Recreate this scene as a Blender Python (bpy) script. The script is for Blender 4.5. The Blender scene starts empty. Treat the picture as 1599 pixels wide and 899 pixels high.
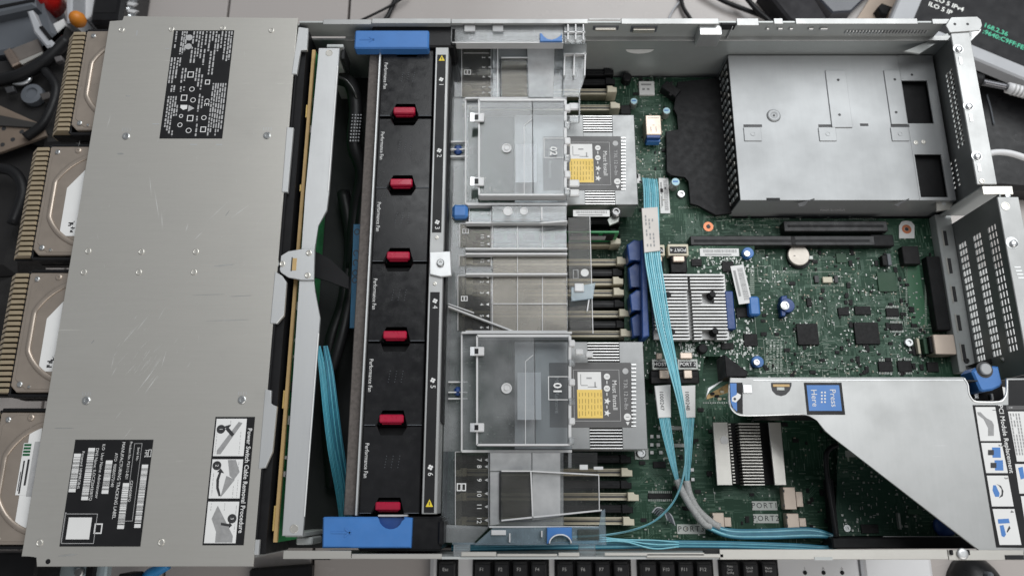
import bpy, bmesh, math, random
from mathutils import Vector, Matrix, Euler
R = math.radians
random.seed(11)
sc = bpy.context.scene
COL = sc.collection
MM = 0.001

# ---------------------------------------------------------------- camera
F, TH, HC = 1200.0, R(15.6), 671.0          # focal length (photo pixels), tilt off straight down, height over the chassis floor (mm)
CS, SN = math.cos(TH), math.sin(TH)
cam = bpy.data.cameras.new('camera')
cam.sensor_width = 36.0
cam.lens = 36.0 * F / 1599.0
cam.clip_start = 0.01
cam.clip_end = 50
cam.dof.use_dof = True
cam.dof.focus_distance = 0.625
cam.dof.aperture_fstop = 7.0
camo = bpy.data.objects.new('camera', cam)
COL.objects.link(camo)
camo.location = (0, 0, HC * MM)
camo.rotation_euler = (TH, 0, 0)
sc.camera = camo

# ---------------------------------------------------------------- light: a soft daylit room, one big window beyond the far right of the desk
world = bpy.data.worlds.new('World')
sc.world = world
world.use_nodes = True
bg = world.node_tree.nodes['Background']
bg.inputs[0].default_value = (0.90, 0.94, 1.0, 1)
bg.inputs[1].default_value = 0.22

def area(name, loc, target, sx, sy, power, col):
    l = bpy.data.lights.new(name, 'AREA')
    l.shape = 'RECTANGLE'
    l.size, l.size_y, l.energy, l.color = sx, sy, power, col
    o = bpy.data.objects.new(name, l)
    COL.objects.link(o)
    o.location = loc
    o.rotation_euler = (Vector(target) - Vector(loc)).to_track_quat('-Z', 'Y').to_euler()
    return o
area('window_light', (0.85, 1.32, 1.85), (0.35, 0.45, 0), 2.1, 2.0, 54, (0.97, 0.99, 1.0))
area('room_light', (0.8, -1.45, 1.25), (0.1, 0.2, 0), 1.6, 1.0, 15, (1.0, 0.95, 0.89))
vs = sc.view_settings
vs.view_transform = 'Standard'
vs.look = 'None'
vs.exposure = 0.0
vs.gamma = 1.0
sc.cycles.transparent_max_bounces = 24
sc.cycles.max_bounces = 8
sc.cycles.use_denoising = True
sc.cycles.caustics_reflective = False
sc.cycles.caustics_refractive = False

# ---------------------------------------------------------------- helpers
def U(px, py, z):
    """millimetre position at height z of a point measured in the photograph (the camera has pitch only)"""
    dx, dy = (px - 799.5) / F, (449.5 - py) / F
    t = (HC - z) / (CS - dy * SN)
    return t * dx, t * (dy * CS + SN)
def UX(px, py, z): return U(px, py, z)[0]
def UY(py, z): return U(800, py, z)[1]

WL = {}
def link(o, parent=None, loc=(0, 0, 0)):
    COL.objects.link(o)
    WL[o] = Vector(loc)
    if parent is not None:
        o.parent = parent
        o.location = (Vector(loc) - WL[parent]) * MM
    else:
        o.location = Vector(loc) * MM
    return o
def tag(o, label, cat, group=None, kind=None):
    if label: o['label'] = label
    if cat: o['category'] = cat
    if group: o['group'] = group
    if kind: o['kind'] = kind
    return o
def thing(name, label, cat, loc, group=None):
    o = bpy.data.objects.new(name, None)
    o.empty_display_size = 0.01
    link(o, None, loc)
    return tag(o, label, cat, group)
def at(px, py, z):
    x, y = U(px, py, z)
    return (x, y, z)

def from_bm(name, bm, m, parent, loc, rz=0.0, smooth=False):
    """bm holds millimetres relative to loc"""
    me = bpy.data.meshes.new(name)
    bmesh.ops.scale(bm, vec=(MM, MM, MM), verts=bm.verts)
    bm.normal_update()
    bm.to_mesh(me)
    bm.free()
    if smooth:
        for p in me.polygons: p.use_smooth = True
    me.materials.append(m)
    o = bpy.data.objects.new(name, me)
    link(o, parent, loc)
    o.rotation_euler = (0, 0, rz)
    return o
def bm_box(bm, x0, y0, z0, x1, y1, z1, mtx=None):
    vs_ = [bm.verts.new(p) for p in ((x0,y0,z0),(x1,y0,z0),(x1,y1,z0),(x0,y1,z0),(x0,y0,z1),(x1,y0,z1),(x1,y1,z1),(x0,y1,z1))]
    for f in ((3,2,1,0),(4,5,6,7),(0,1,5,4),(1,2,6,5),(2,3,7,6),(3,0,4,7)):
        bm.faces.new([vs_[i] for i in f])
    if mtx is not None:
        bmesh.ops.transform(bm, matrix=mtx, verts=vs_)
    return vs_
def box(name, x0, y0, z0, x1, y1, z1, m, parent=None, bev=0.4, rz=0.0):
    if x0 > x1: x0, x1 = x1, x0
    if y0 > y1: y0, y1 = y1, y0
    cx, cy = (x0+x1)/2, (y0+y1)/2
    bm = bmesh.new()
    bm_box(bm, x0-cx, y0-cy, 0, x1-cx, y1-cy, z1-z0)
    b = min(bev, (x1-x0)*.3, (y1-y0)*.3, (z1-z0)*.3)
    if b > .02:
        bmesh.ops.bevel(bm, geom=bm.edges[:], offset=b, segments=1, affect='EDGES')
    return from_bm(name, bm, m, parent, (cx, cy, z0), rz)
def pbox(name, px0, py0, px1, py1, zb, zt, m, parent=None, bev=0.4, rz=0.0, zref=None):
    """box whose top (or zref) rectangle was measured in the photograph"""
    z = zt if zref is None else zref
    pm = (py0+py1)/2
    return box(name, UX(px0, pm, z), UY(py1, z), zb, UX(px1, pm, z), UY(py0, z), zt, m, parent, bev, rz)
def prism(name, pts, zb, zt, m, parent=None, bev=0.3, px=True, smooth=False):
    """upright prism over an outline (photo pixels at height zt when px, else millimetres)"""
    P = [U(a, b, zt) for a, b in pts] if px else list(pts)
    ar = sum(P[i][0]*P[(i+1)%len(P)][1]-P[(i+1)%len(P)][0]*P[i][1] for i in range(len(P)))
    if ar < 0: P.reverse()
    cx = sum(p[0] for p in P)/len(P); cy = sum(p[1] for p in P)/len(P)
    bm = bmesh.new()
    lo = [bm.verts.new((p[0]-cx, p[1]-cy, 0)) for p in P]
    hi = [bm.verts.new((p[0]-cx, p[1]-cy, zt-zb)) for p in P]
    n = len(P)
    bm.faces.new(hi); bm.faces.new(lo[::-1])
    for i in range(n):
        bm.faces.new((lo[i], lo[(i+1)%n], hi[(i+1)%n], hi[i]))
    if bev > .02:
        es = [e for e in bm.edges if all(v in set(hi) for v in e.verts)]
        bmesh.ops.bevel(bm, geom=es, offset=bev, segments=1, affect='EDGES')
    return from_bm(name, bm, m, parent, (cx, cy, zb), 0, smooth)
def bm_cyl(bm, x, y, z0, z1, r, r2=None, n=16):
    r2 = r if r2 is None else r2
    lo = [bm.verts.new((x+r*math.cos(2*math.pi*i/n), y+r*math.sin(2*math.pi*i/n), z0)) for i in range(n)]
    hi = [bm.verts.new((x+r2*math.cos(2*math.pi*i/n), y+r2*math.sin(2*math.pi*i/n), z1)) for i in range(n)]
    bm.faces.new(hi); bm.faces.new(lo[::-1])
    for i in range(n):
        bm.faces.new((lo[i], lo[(i+1)%n], hi[(i+1)%n], hi[i]))
def lathe(name, prof, m, parent, loc, n=20, smooth=False):
    """prof: list of (r, z) from the bottom up"""
    bm = bmesh.new()
    rings = []
    for r, z in prof:
        rings.append([bm.verts.new((max(r, .01)*math.cos(2*math.pi*i/n), max(r, .01)*math.sin(2*math.pi*i/n), z)) for i in range(n)])
    for a, b in zip(rings, rings[1:]):
        for i in range(n):
            bm.faces.new((a[i], a[(i+1)%n], b[(i+1)%n], b[i]))
    bm.faces.new(rings[-1]); bm.faces.new(rings[0][::-1])
    return from_bm(name, bm, m, parent, loc, 0, smooth)
def screw(name, px, py, z, r, m, parent, h=1.6, recess=True):
    pr = [(r, 0), (r, h*.6), (r*.8, h)]
    if recess: pr += [(r*.45, h), (r*.4, h*.45), (.05, h*.45)]
    return lathe(name, pr, m, parent, at(px, py, z), 14)
def smooth_path(pts, n=8):
    out = []
    P = [Vector(p) for p in pts]
    P = [P[0]*2-P[1]] + P + [P[-1]*2-P[-2]]
    for i in range(1, len(P)-2):
        for k in range(n):
            t = k/n
            a, b, c, d = P[i-1], P[i], P[i+1], P[i+2]
            out.append(.5*((2*b)+(c-a)*t+(2*a-5*b+4*c-d)*t*t+(3*b-a-3*c+d)*t**3))
    out.append(P[-2])
    return out
def bm_tube(bm, path, r, n=8, flat=1.0):
    rings = []
    for i, p in enumerate(path):
        t = (path[min(i+1, len(path)-1)]-path[max(i-1, 0)]).normalized()
        up = Vector((0, 0, 1))
        sd = t.cross(up)
        sd = sd.normalized() if sd.length > 1e-4 else Vector((1, 0, 0))
        nn = sd.cross(t)
        rings.append([bm.verts.new(p + sd*(r*math.cos(2*math.pi*k/n)) + nn*(r*flat*math.sin(2*math.pi*k/n))) for k in range(n)])
    for a, b in zip(rings, rings[1:]):
        for k in range(n):
            bm.faces.new((a[k], a[(k+1)%n], b[(k+1)%n], b[k]))
    bm.faces.new(rings[0][::-1]); bm.faces.new(rings[-1])
def tube(name, pts, r, m, parent=None, n=8, sub=8, flat=1.0):
    """pts in millimetres"""
    path = smooth_path(pts, sub)
    o = path[0].copy()
    bm = bmesh.new()
    bm_tube(bm, [p-o for p in path], r, n, flat)
    return from_bm(name, bm, m, parent, o, 0, True)
def strands(name, pts, widths, m, m2, parent=None, sub=8, roll=None, n=8):
    """a flat cable of n separate round wires lying side by side"""
    path = smooth_path(pts, sub)
    o = path[0].copy()
    bm = bmesh.new()
    for s in range(n):
        u0 = (s+.5)/n-.5
        rings = []
        ph = random.random()*6
        for i, p in enumerate(path):
            f = i/(len(path)-1)*(len(pts)-1)
            k = min(int(f), len(pts)-2)
            w = widths[k]+(widths[k+1]-widths[k])*(f-k)
            a = 0 if roll is None else R(roll[k]+(roll[k+1]-roll[k])*(f-k))
            t = (path[min(i+1, len(path)-1)]-path[max(i-1, 0)]).normalized()
            sd = t.cross(Vector((0, 0, 1))).normalized()
            nn = sd.cross(t)
            sd2 = sd*math.cos(a)+nn*math.sin(a)
            nn2 = sd2.cross(t)
            r = w/(2*n)*.97
            c = p-o+sd2*(u0*w)+nn2*(r+.35*math.sin(ph+f*1.7))
            rings.append([bm.verts.new(c+sd2*(r*math.cos(2*math.pi*q/7))+nn2*(r*math.sin(2*math.pi*q/7))) for q in range(7)])
        for a_, b_ in zip(rings, rings[1:]):
            for q in range(7):
                fc_ = bm.faces.new((a_[q], a_[(q+1) % 7], b_[(q+1) % 7], b_[q]))
                fc_.material_index = 1 if s % 3 == 1 else 0
    bmesh.ops.recalc_face_normals(bm, faces=bm.faces)
    ob = from_bm(name, bm, m, parent, o, 0, True)
    ob.data.materials.append(m2)
    return ob
def ribbon(name, pts, widths, th, m, parent=None, sub=8, roll=None, ridges=0):
    """a flat strip along pts (mm), widths per point, optional lengthwise ridges"""
    path = smooth_path(pts, sub)
    o = path[0].copy()
    bm = bmesh.new()
    rows = []
    N = max(2, ridges*2+1) if ridges else 2
    for i, p in enumerate(path):
        f = i/(len(path)-1)*(len(pts)-1)
        k = min(int(f), len(pts)-2)
        w = widths[k]+(widths[k+1]-widths[k])*(f-k)
        a = 0 if roll is None else R(roll[k]+(roll[k+1]-roll[k])*(f-k))
        t = (path[min(i+1, len(path)-1)]-path[max(i-1, 0)]).normalized()
        sd = t.cross(Vector((0, 0, 1))).normalized()
        nn = sd.cross(t)
        sd2 = sd*math.cos(a)+nn*math.sin(a)
        nn2 = sd2.cross(t)
        top, bot = [], []
        for j in range(N):
            u = (j/(N-1)-.5)*w
            z = th if (not ridges or j % 2) else th*.05
            top.append(bm.verts.new(p-o+sd2*u+nn2*z)); bot.append(bm.verts.new(p-o+sd2*u))
        rows.append((top, bot))
    for (t0, b0), (t1, b1) in zip(rows, rows[1:]):
        for j in range(N-1):
            bm.faces.new((t0[j], t0[j+1], t1[j+1], t1[j]))
            bm.faces.new((b0[j+1], b0[j], b1[j], b1[j+1]))
        bm.faces.new((b0[0], t0[0], t1[0], b1[0])); bm.faces.new((t0[-1], b0[-1], b1[-1], t1[-1]))
    for t0, b0 in (rows[0], rows[-1]):
        bm.faces.new(t0+b0[::-1])
    bmesh.ops.recalc_face_normals(bm, faces=bm.faces)
    return from_bm(name, bm, m, parent, o)
def inst(src, name, loc, parent, rz=0.0, scale=None):
    o = bpy.data.objects.new(name, src.data)
    link(o, parent, loc)
    o.rotation_euler = (0, 0, rz)
    if scale: o.scale = scale
    return o
def copy_tree(src, loc, label=None, group=None):
    c = src.copy(); COL.objects.link(c); c.location = Vector(loc)*MM; WL[c] = Vector(loc)
    if label: c['label'] = label
    if group: c['group'] = group
    for ch in [q for q in src.children]:
        d = ch.copy(); COL.objects.link(d); d.parent = c; WL[d] = WL[ch]-WL[src]+Vector(loc)
        for g in [q for q in ch.children]:
            e = g.copy(); COL.objects.link(e); e.parent = d; WL[e] = WL[g]-WL[src]+Vector(loc)
    return c
def text(name, s, px, py, z, size, m, parent, rot=-90, ax='CENTER', ay='CENTER', sx=1.0, bold=0.0, spacing=1.0, loc=None):
    cu = bpy.data.curves.new(name, 'FONT')
    cu.body = s
    cu.size = size*MM
    cu.align_x, cu.align_y = ax, ay
    cu.resolution_u = 2
    cu.offset = bold*MM
    cu.space_character = spacing
    cu.materials.append(m)
    o = bpy.data.objects.new(name, cu)
    link(o, parent, loc if loc else at(px, py, z))
    o.rotation_euler = (0, 0, R(rot))
    o.scale = (sx, 1, 1)
    return o
def marks(name, quads, z, m, parent, px=True, h=.05):
    """flat print: list of (x0, y0, x1, y1); px: measured in the photograph, else millimetres"""
    bm = bmesh.new()
    Q = []
    for a, b, c, d in quads:
        if px:
            ym = (b+d)/2
            Q.append((UX(a, ym, z), UY(d, z), UX(c, ym, z), UY(b, z)))
        else: Q.append((a, b, c, d))
    ox, oy = Q[0][0], Q[0][1]
    for a, b, c, d in Q:
        v = [bm.verts.new(p) for p in ((a-ox, b-oy, 0), (c-ox, b-oy, 0), (c-ox, d-oy, 0), (a-ox, d-oy, 0))]
        bm.faces.new(v)
    return from_bm(name, bm, m, parent, (ox, oy, z))
def frame_quads(x0, y0, x1, y1, t):
    return [(x0, y0, x1, y0+t), (x0, y1-t, x1, y1), (x0, y0+t, x0+t, y1-t), (x1-t, y0+t, x1, y1-t)]

# ---------------------------------------------------------------- materials
def new_mat(name):
    m = bpy.data.materials.new(name)
    m.use_nodes = True
    nt = m.node_tree
    return m, nt, nt.nodes['Principled BSDF']
def nd(nt, typ, **kw):
    n = nt.nodes.new(typ)
    for k, v in kw.items(): setattr(n, k, v)
    return n
def pos(nt, scale=(1, 1, 1)):
    g = nd(nt, 'ShaderNodeNewGeometry')
    mp = nd(nt, 'ShaderNodeMapping')
    mp.inputs['Scale'].default_value = scale
    nt.links.new(g.outputs['Position'], mp.inputs['Vector'])
    return mp.outputs[0]
def ramp(nt, src, stops):
    r = nd(nt, 'ShaderNodeValToRGB')
    e = r.color_ramp.elements
    while len(e) < len(stops): e.new(.5)
    for q, (p, c) in zip(e, stops):
        q.position = p
        q.color = (*c, 1) if len(c) == 3 else c
    nt.links.new(src, r.inputs[0])
    return r.outputs[0]
def noise(nt, vec, scale, detail=4, rough=.55):
    n = nd(nt, 'ShaderNodeTexNoise')
    n.inputs['Scale'].default_value = scale
    n.inputs['Detail'].default_value = detail
    n.inputs['Roughness'].default_value = rough
    nt.links.new(vec, n.inputs['Vector'])
    return n.outputs['Fac']
def mul(c, k): return tuple(min(1, x*k) for x in c)
def mat(name, col, rough=.5, metal=0.0, var=.12, scale=30, bump=0.0, bscale=900, spec=.5, coat=0.0, aniso=None, rvar=.08):
    m, nt, b = new_mat(name)
    v = pos(nt, aniso or (1, 1, 1))
    n = noise(nt, v, scale)
    nt.links.new(ramp(nt, n, [(.25, mul(col, 1-var)), (.75, mul(col, 1+var))]), b.inputs['Base Color'])
    b.inputs['Metallic'].default_value = metal
    b.inputs['Specular IOR Level'].default_value = spec
    b.inputs['Coat Weight'].default_value = coat
    n2 = noise(nt, pos(nt), scale*2.7)
    nt.links.new(ramp(nt, n2, [(.3, (max(.02, rough-rvar),)*3), (.7, (min(1, rough+rvar),)*3)]), b.inputs['Roughness'])
    if bump:
        bp = nd(nt, 'ShaderNodeBump')
        bp.inputs['Strength'].default_value = bump
        bp.inputs['Distance'].default_value = .0004
        nt.links.new(noise(nt, pos(nt), bscale, 3), bp.inputs['Height'])
        nt.links.new(bp.outputs[0], b.inputs['Normal'])
    return m
def steel(name, col, rough=.4, scratch=.25, metal=.8, grain=(3, 60, 3), smudge=.16):
    """galvanised sheet: fine rolling grain, smudges and a few bright scratches"""
    m, nt, b = new_mat(name)
    g = noise(nt, pos(nt, grain), 9, 5, .7)
    s = noise(nt, pos(nt), 14, 5, .6)
    c1 = ramp(nt, g, [(.3, mul(col, .98)), (.7, mul(col, 1.02))])
    c2 = ramp(nt, s, [(.32, (1-smudge,)*3), (.6, (1, 1, 1))])
    mx = nd(nt, 'ShaderNodeMixRGB', blend_type='MULTIPLY')
    mx.inputs[0].default_value = 1
    nt.links.new(c1, mx.inputs[1]); nt.links.new(c2, mx.inputs[2])
    out = mx.outputs[0]
    if scratch:
        mp = nd(nt, 'ShaderNodeMapping')
        mp.inputs['Rotation'].default_value = (0, 0, R(-58))
        mp.inputs['Scale'].default_value = (9, 210, 9)
        ge = nd(nt, 'ShaderNodeNewGeometry')
        nt.links.new(ge.outputs['Position'], mp.inputs[0])
        sn = noise(nt, mp.outputs[0], 2.2, 2, .5)
        gate = noise(nt, pos(nt), 7, 2)
        f1 = ramp(nt, sn, [(.735, (0, 0, 0)), (.76, (1, 1, 1))])
        f2 = ramp(nt, gate, [(.5, (0, 0, 0)), (.62, (scratch,)*3)])
        mm = nd(nt, 'ShaderNodeMath', operation='MULTIPLY')
        nt.links.new(f1, mm.inputs[0]); nt.links.new(f2, mm.inputs[1])
        m2 = nd(nt, 'ShaderNodeMixRGB')
        nt.links.new(mm.outputs[0], m2.inputs[0]); nt.links.new(out, m2.inputs[1])
        m2.inputs[2].default_value = (*mul(col, 1.5), 1)
        out = m2.outputs[0]
    nt.links.new(out, b.inputs['Base Color'])
    b.inputs['Metallic'].default_value = metal
    nt.links.new(ramp(nt, s, [(.3, (rough+.1,)*3), (.7, (rough-.06,)*3)]), b.inputs['Roughness'])
    return m
def pcb_mat(name, base, light, dens=.5):
    """solder mask with copper traces and pads showing through"""
    m, nt, b = new_mat(name)
    g = nd(nt, 'ShaderNodeNewGeometry')
    def cells(sc_):
        mp = nd(nt, 'ShaderNodeMapping'); mp.inputs['Scale'].default_value = sc_
        nt.links.new(g.outputs['Position'], mp.inputs[0])
        fl = nd(nt, 'ShaderNodeVectorMath', operation='FLOOR'); nt.links.new(mp.outputs[0], fl.inputs[0])
        w = nd(nt, 'ShaderNodeTexWhiteNoise', noise_dimensions='2D'); nt.links.new(fl.outputs[0], w.inputs['Vector'])
        return w.outputs['Value']
    h = cells((130, 1150, 1)); v = cells((1150, 140, 1)); sm = cells((700, 700, 1)); rg = noise(nt, pos(nt), 38, 3)
    reg = ramp(nt, rg, [(.42, (0, 0, 0)), (.58, (1, 1, 1))])
    mx = nd(nt, 'ShaderNodeMixRGB'); nt.links.new(reg, mx.inputs[0]); nt.links.new(h, mx.inputs[1]); nt.links.new(v, mx.inputs[2])
    den = noise(nt, pos(nt), 24, 3)
    c = ramp(nt, mx.outputs[0], [(.0, mul(base, .75)), (.62, base), (.78, light), (1, mul(light, 1.25))])
    cb = nd(nt, 'ShaderNodeMixRGB'); cb.inputs[1].default_value = (*base, 1)
    nt.links.new(ramp(nt, den, [(.5-.2*dens, (0, 0, 0)), (.62, (.85, .85, .85))]), cb.inputs[0]); nt.links.new(c, cb.inputs[2])
    p = ramp(nt, sm, [(.965, (0, 0, 0)), (.968, (1, 1, 1))])
    pm = nd(nt, 'ShaderNodeMath', operation='MULTIPLY'); nt.links.new(p, pm.inputs[0])
    nt.links.new(ramp(nt, den, [(.45, (0, 0, 0)), (.6, (.8, .8, .8))]), pm.inputs[1])
    o = nd(nt, 'ShaderNodeMixRGB'); nt.links.new(pm.outputs[0], o.inputs[0]); nt.links.new(cb.outputs[0], o.inputs[1]); o.inputs[2].default_value = (.42, .45, .38, 1)
    nt.links.new(o.outputs[0], b.inputs['Base Color'])
    b.inputs['Roughness'].default_value = .5
    b.inputs['Specular IOR Level'].default_value = .22
    return m
def clear_mat(name, milk, tint=(.95, .97, .98), rough=.09, gl=.9, milkcol=(.86, .89, .92), streak=.5):
    """polycarbonate sheet: see-through, fresnel gloss and a little milky scatter with scuffs"""
    m, nt, b = new_mat(name)
    nt.nodes.remove(b)
    out = nt.nodes['Material Output']
    tr = nd(nt, 'ShaderNodeBsdfTransparent'); tr.inputs[0].default_value = (*tint, 1)
    g = nd(nt, 'ShaderNodeBsdfGlossy'); g.inputs['Roughness'].default_value = rough; g.inputs[0].default_value = (gl, gl, gl, 1)
    df = nd(nt, 'ShaderNodeBsdfDiffuse'); df.inputs[0].default_value = (*milkcol, 1)
    tl = nd(nt, 'ShaderNodeBsdfTranslucent'); tl.inputs[0].default_value = (*milkcol, 1)
    md = nd(nt, 'ShaderNodeMixShader'); md.inputs[0].default_value = .4
    nt.links.new(df.outputs[0], md.inputs[1]); nt.links.new(tl.outputs[0], md.inputs[2])
    m1 = nd(nt, 'ShaderNodeMixShader')
    nz = noise(nt, pos(nt), 22, 4, .6)
    nt.links.new(ramp(nt, nz, [(.3, (milk*(1-streak),)*3), (.72, (min(1, milk*(1+streak)),)*3)]), m1.inputs[0])
    nt.links.new(tr.outputs[0], m1.inputs[1]); nt.links.new(md.outputs[0], m1.inputs[2])
    fr = nd(nt, 'ShaderNodeFresnel'); fr.inputs[0].default_value = 1.5
    m2 = nd(nt, 'ShaderNodeMixShader')
    bp = nd(nt, 'ShaderNodeBump'); bp.inputs['Strength'].default_value = .35; bp.inputs['Distance'].default_value = .004
    nt.links.new(noise(nt, pos(nt), 16, 1), bp.inputs['Height']); nt.links.new(bp.outputs[0], g.inputs['Normal']); nt.links.new(bp.outputs[0], fr.inputs['Normal'])
    nt.links.new(fr.outputs[0], m2.inputs[0]); nt.links.new(m1.outputs[0], m2.inputs[1]); nt.links.new(g.outputs[0], m2.inputs[2])
    nt.links.new(m2.outputs[0], out.inputs[0])
    return m

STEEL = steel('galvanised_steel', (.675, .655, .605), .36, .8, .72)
STEEL_R = steel('riser_steel', (.44, .445, .44), .46, .3, .7, grain=(40, 3, 3))
EDGE = mat('steel_edge_highlight', (.92, .92, .91), .35, .4, .05)  # near-white colour that paints a highlight along steel edges
STEEL_B = steel('bright_galvanised_steel', (.72, .73, .73), .38, .2, .7, grain=(40, 3, 3))
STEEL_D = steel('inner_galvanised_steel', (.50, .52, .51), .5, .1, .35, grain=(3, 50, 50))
STEEL_S = mat('screw_steel', (.50, .51, .51), .34, .9, .08)
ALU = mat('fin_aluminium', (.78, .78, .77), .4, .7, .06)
ALU_S = mat('soft_aluminium', (.46, .46, .455), .5, .5, .06)
ALU_F = mat('soft_fin_aluminium', (.60, .60, .59), .5, .5, .06)
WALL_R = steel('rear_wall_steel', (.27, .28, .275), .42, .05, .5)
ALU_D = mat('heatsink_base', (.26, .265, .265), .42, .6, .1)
CHROME = mat('hinge_chrome', (.68, .69, .70), .33, .9, .05)
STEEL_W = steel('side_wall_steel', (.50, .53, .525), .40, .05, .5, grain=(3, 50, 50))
CAGE = steel('satin_cage_steel', (.36, .37, .375), .46, .1, .35, grain=(40, 3, 3), smudge=.10)
BLACK = mat('black_plastic', (.008, .008, .009), .34, 0, .25, 60, .12, 1800, .3)
BLACK_M = mat('matte_black_plastic', (.009, .009, .010), .55, 0, .25, 60, .2, 1400, .22)
BLACK_L = mat('black_label', (.011, .011, .012), .45, 0, .2, spec=.3)
DARK = mat('dark_sheet_metal', (.024, .025, .026), .55, .3, .2, spec=.3)
PRINT = mat('white_print', (.72, .72, .71), .5, 0, .05)
PRINT_G = mat('grey_print', (.42, .42, .42), .5, 0, .12, 200)
INK = mat('black_ink', (.03, .03, .032), .5, 0, .1)
INK_G = mat('grey_ink', (.30, .30, .30), .5, 0, .15, 300)
PAPER = mat('white_label_paper', (.74, .74, .73), .55, 0, .05)
YELLOW = mat('yellow_print', (.76, .54, .13), .5, 0, .06)
BLUE = mat('blue_plastic', (.050, .175, .46), .40, 0, .07, 60, .05)
BLUE_D = mat('deep_blue_plastic', (.018, .060, .22), .4, 0, .1, 60)
BLUE_INK = mat('blue_print', (.07, .20, .50), .45, 0, .05)
RED = mat('crimson_plastic', (.38, .006, .036), .3, 0, .1, 60, .0, 900, .5, .3)
TAN = mat('drive_cover_aluminium', (.41, .35, .295), .34, .6, .07, 40)
FIN_TAN = mat('carrier_grille', (.50, .41, .28), .38, .55, .10, 60)
BEIGE = mat('ivory_connector', (.62, .57, .44), .5, 0, .08, 80)
PINKTAN = mat('tinned_shell', (.66, .55, .46), .38, .4, .08)
GOLD = mat('board_edge', (.50, .34, .15), .5, .1, .15, 60)
SLOT = mat('socket_slot', (.40, .36, .27), .5, .2, .15, 300)
FOAM = mat('grey_foam_gasket', (.105, .092, .085), .95, 0, .3, 500, .6, 2500)
PCB = pcb_mat('green_circuit_board', (.014, .051, .028), (.082, .145, .102), 1.0)
PCB_D = pcb_mat('dark_circuit_board', (.016, .050, .032), (.075, .115, .085), .9)
PCB_G = mat('plain_green_board', (.016, .105, .042), .4, 0, .12)
SILK = mat('silkscreen', (.34, .40, .34), .6, 0, .1, 200)
CHIP = mat('chip_package', (.014, .0135, .014), .55, 0, .15, 150, spec=.2)
CHIP_G = mat('green_chip', (.04, .085, .052), .5, 0, .1, spec=.25)
TIN = mat('tin_solder', (.33, .345, .325), .4, .5, .2, 300)
COPPER = mat('copper_ring', (.55, .20, .10), .4, .6, .1)
TEAL = mat('teal_cable', (.20, .52, .61), .28, 0, .12, 90)
TEAL_L = mat('pale_teal_cable', (.30, .62, .70), .25, 0, .1, 90)
TEAL_D = mat('dark_teal_cable', (.030, .17, .25), .4, 0, .15, 90)
RUBBER = mat('black_cable', (.010, .010, .011), .45, 0, .2, spec=.25)
SLEEVE = mat('braided_sleeve', (.42, .42, .41), .6, 0, .3, 900, .5, 2500)
DESK = mat('desk_laminate', (.44, .405, .385), .26, 0, .03, 4, .03, 500)
SEAM = mat('seam_shadow_gap', (.02, .02, .02), .8)
WHITE = mat('white_plastic', (.74, .74, .75), .45, 0, .03)
GREYPL = mat('grey_plastic', (.105, .115, .13), .5, 0, .1, 20)
GREYLT = mat('light_grey_plastic', (.42, .43, .45), .5, 0, .08, 20)
CARD = mat('brown_cardboard', (.17, .13, .10), .8, 0, .15, 30)
CLEAR = clear_mat('clear_polycarbonate', .05, rough=.06, streak=.7)
CLEAR_M = clear_mat('hazy_polycarbonate', .19, rough=.09, streak=.75, milkcol=(.93, .95, .96))
CLEAR_F = clear_mat('frosted_polycarbonate', .50, rough=.3, milkcol=(.93, .93, .93))
CLEAR_E = clear_mat('polycarbonate_edge_glint', .93, rough=.06, streak=.06, milkcol=(1, 1, 1))  # near-white milk paints bright glints onto the plastic's edges
CLEAR_B = clear_mat('bluish_polycarbonate', .32, tint=(.85, .93, .97), milkcol=(.62, .76, .86))
SMOKE = clear_mat('tinted_window', .05, tint=(.80, .78, .74), rough=.10, gl=.35)

# ================================================================ the desk
ZD = -180
desk = bpy.data.objects.new('desk', None); link(desk, None, (0, 0, ZD)); desk['kind'] = 'structure'
XA, XB = -363.0, -208.5
edges = [-1500, XA-460, XA-310, XA-155, XA, XB, 1500]
for a, b in zip(edges, edges[1:]):
    box('desk_panel', a+1.6, -700, ZD-18, b-1.6, 1500, ZD, DESK, desk, .8)
box('desk_frame', -1500, -700, ZD-30, 1500, 1500, ZD-19, SEAM, desk, 0)

# ================================================================ the chassis the open server stands on
lower = thing('lower_server_chassis', 'light steel chassis lying underneath the open server, its edge showing below the drive cover', 'chassis', (0, 180, ZD))
box('body', -330, -26, ZD, 385, 395, -16, STEEL_D, lower, 1)
box('lid', -340, -30, -16, 388, 396, -6, STEEL_D, lower, .8)
box('mounting_ear', UX(57, 892, -14), -66, -24, UX(166, 892, -14), -30, -14, mat('pale_blue_steel', (.55, .66, .70), .35, .5), lower, 1.5)
lathe('ear_screw', [(4, 0), (4, 3), (3, 4), (1, 4)], STEEL_S, lower, (UX(124, 892, -12), UY(893, -12), -14), 14)
box('ear_latch', UX(135, 892, -10), -64, -14, UX(148, 892, -10), -50, -8, BLACK_M, lower, 1)

# ================================================================ open server: chassis
ch = thing('server_chassis', 'long open rack server chassis of grey galvanised steel filling the picture', 'server chassis', (20, 180, -6))
box('floor_pan', -345, -36, -6, 400, 402, 0, DARK, ch, .5)
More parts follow.
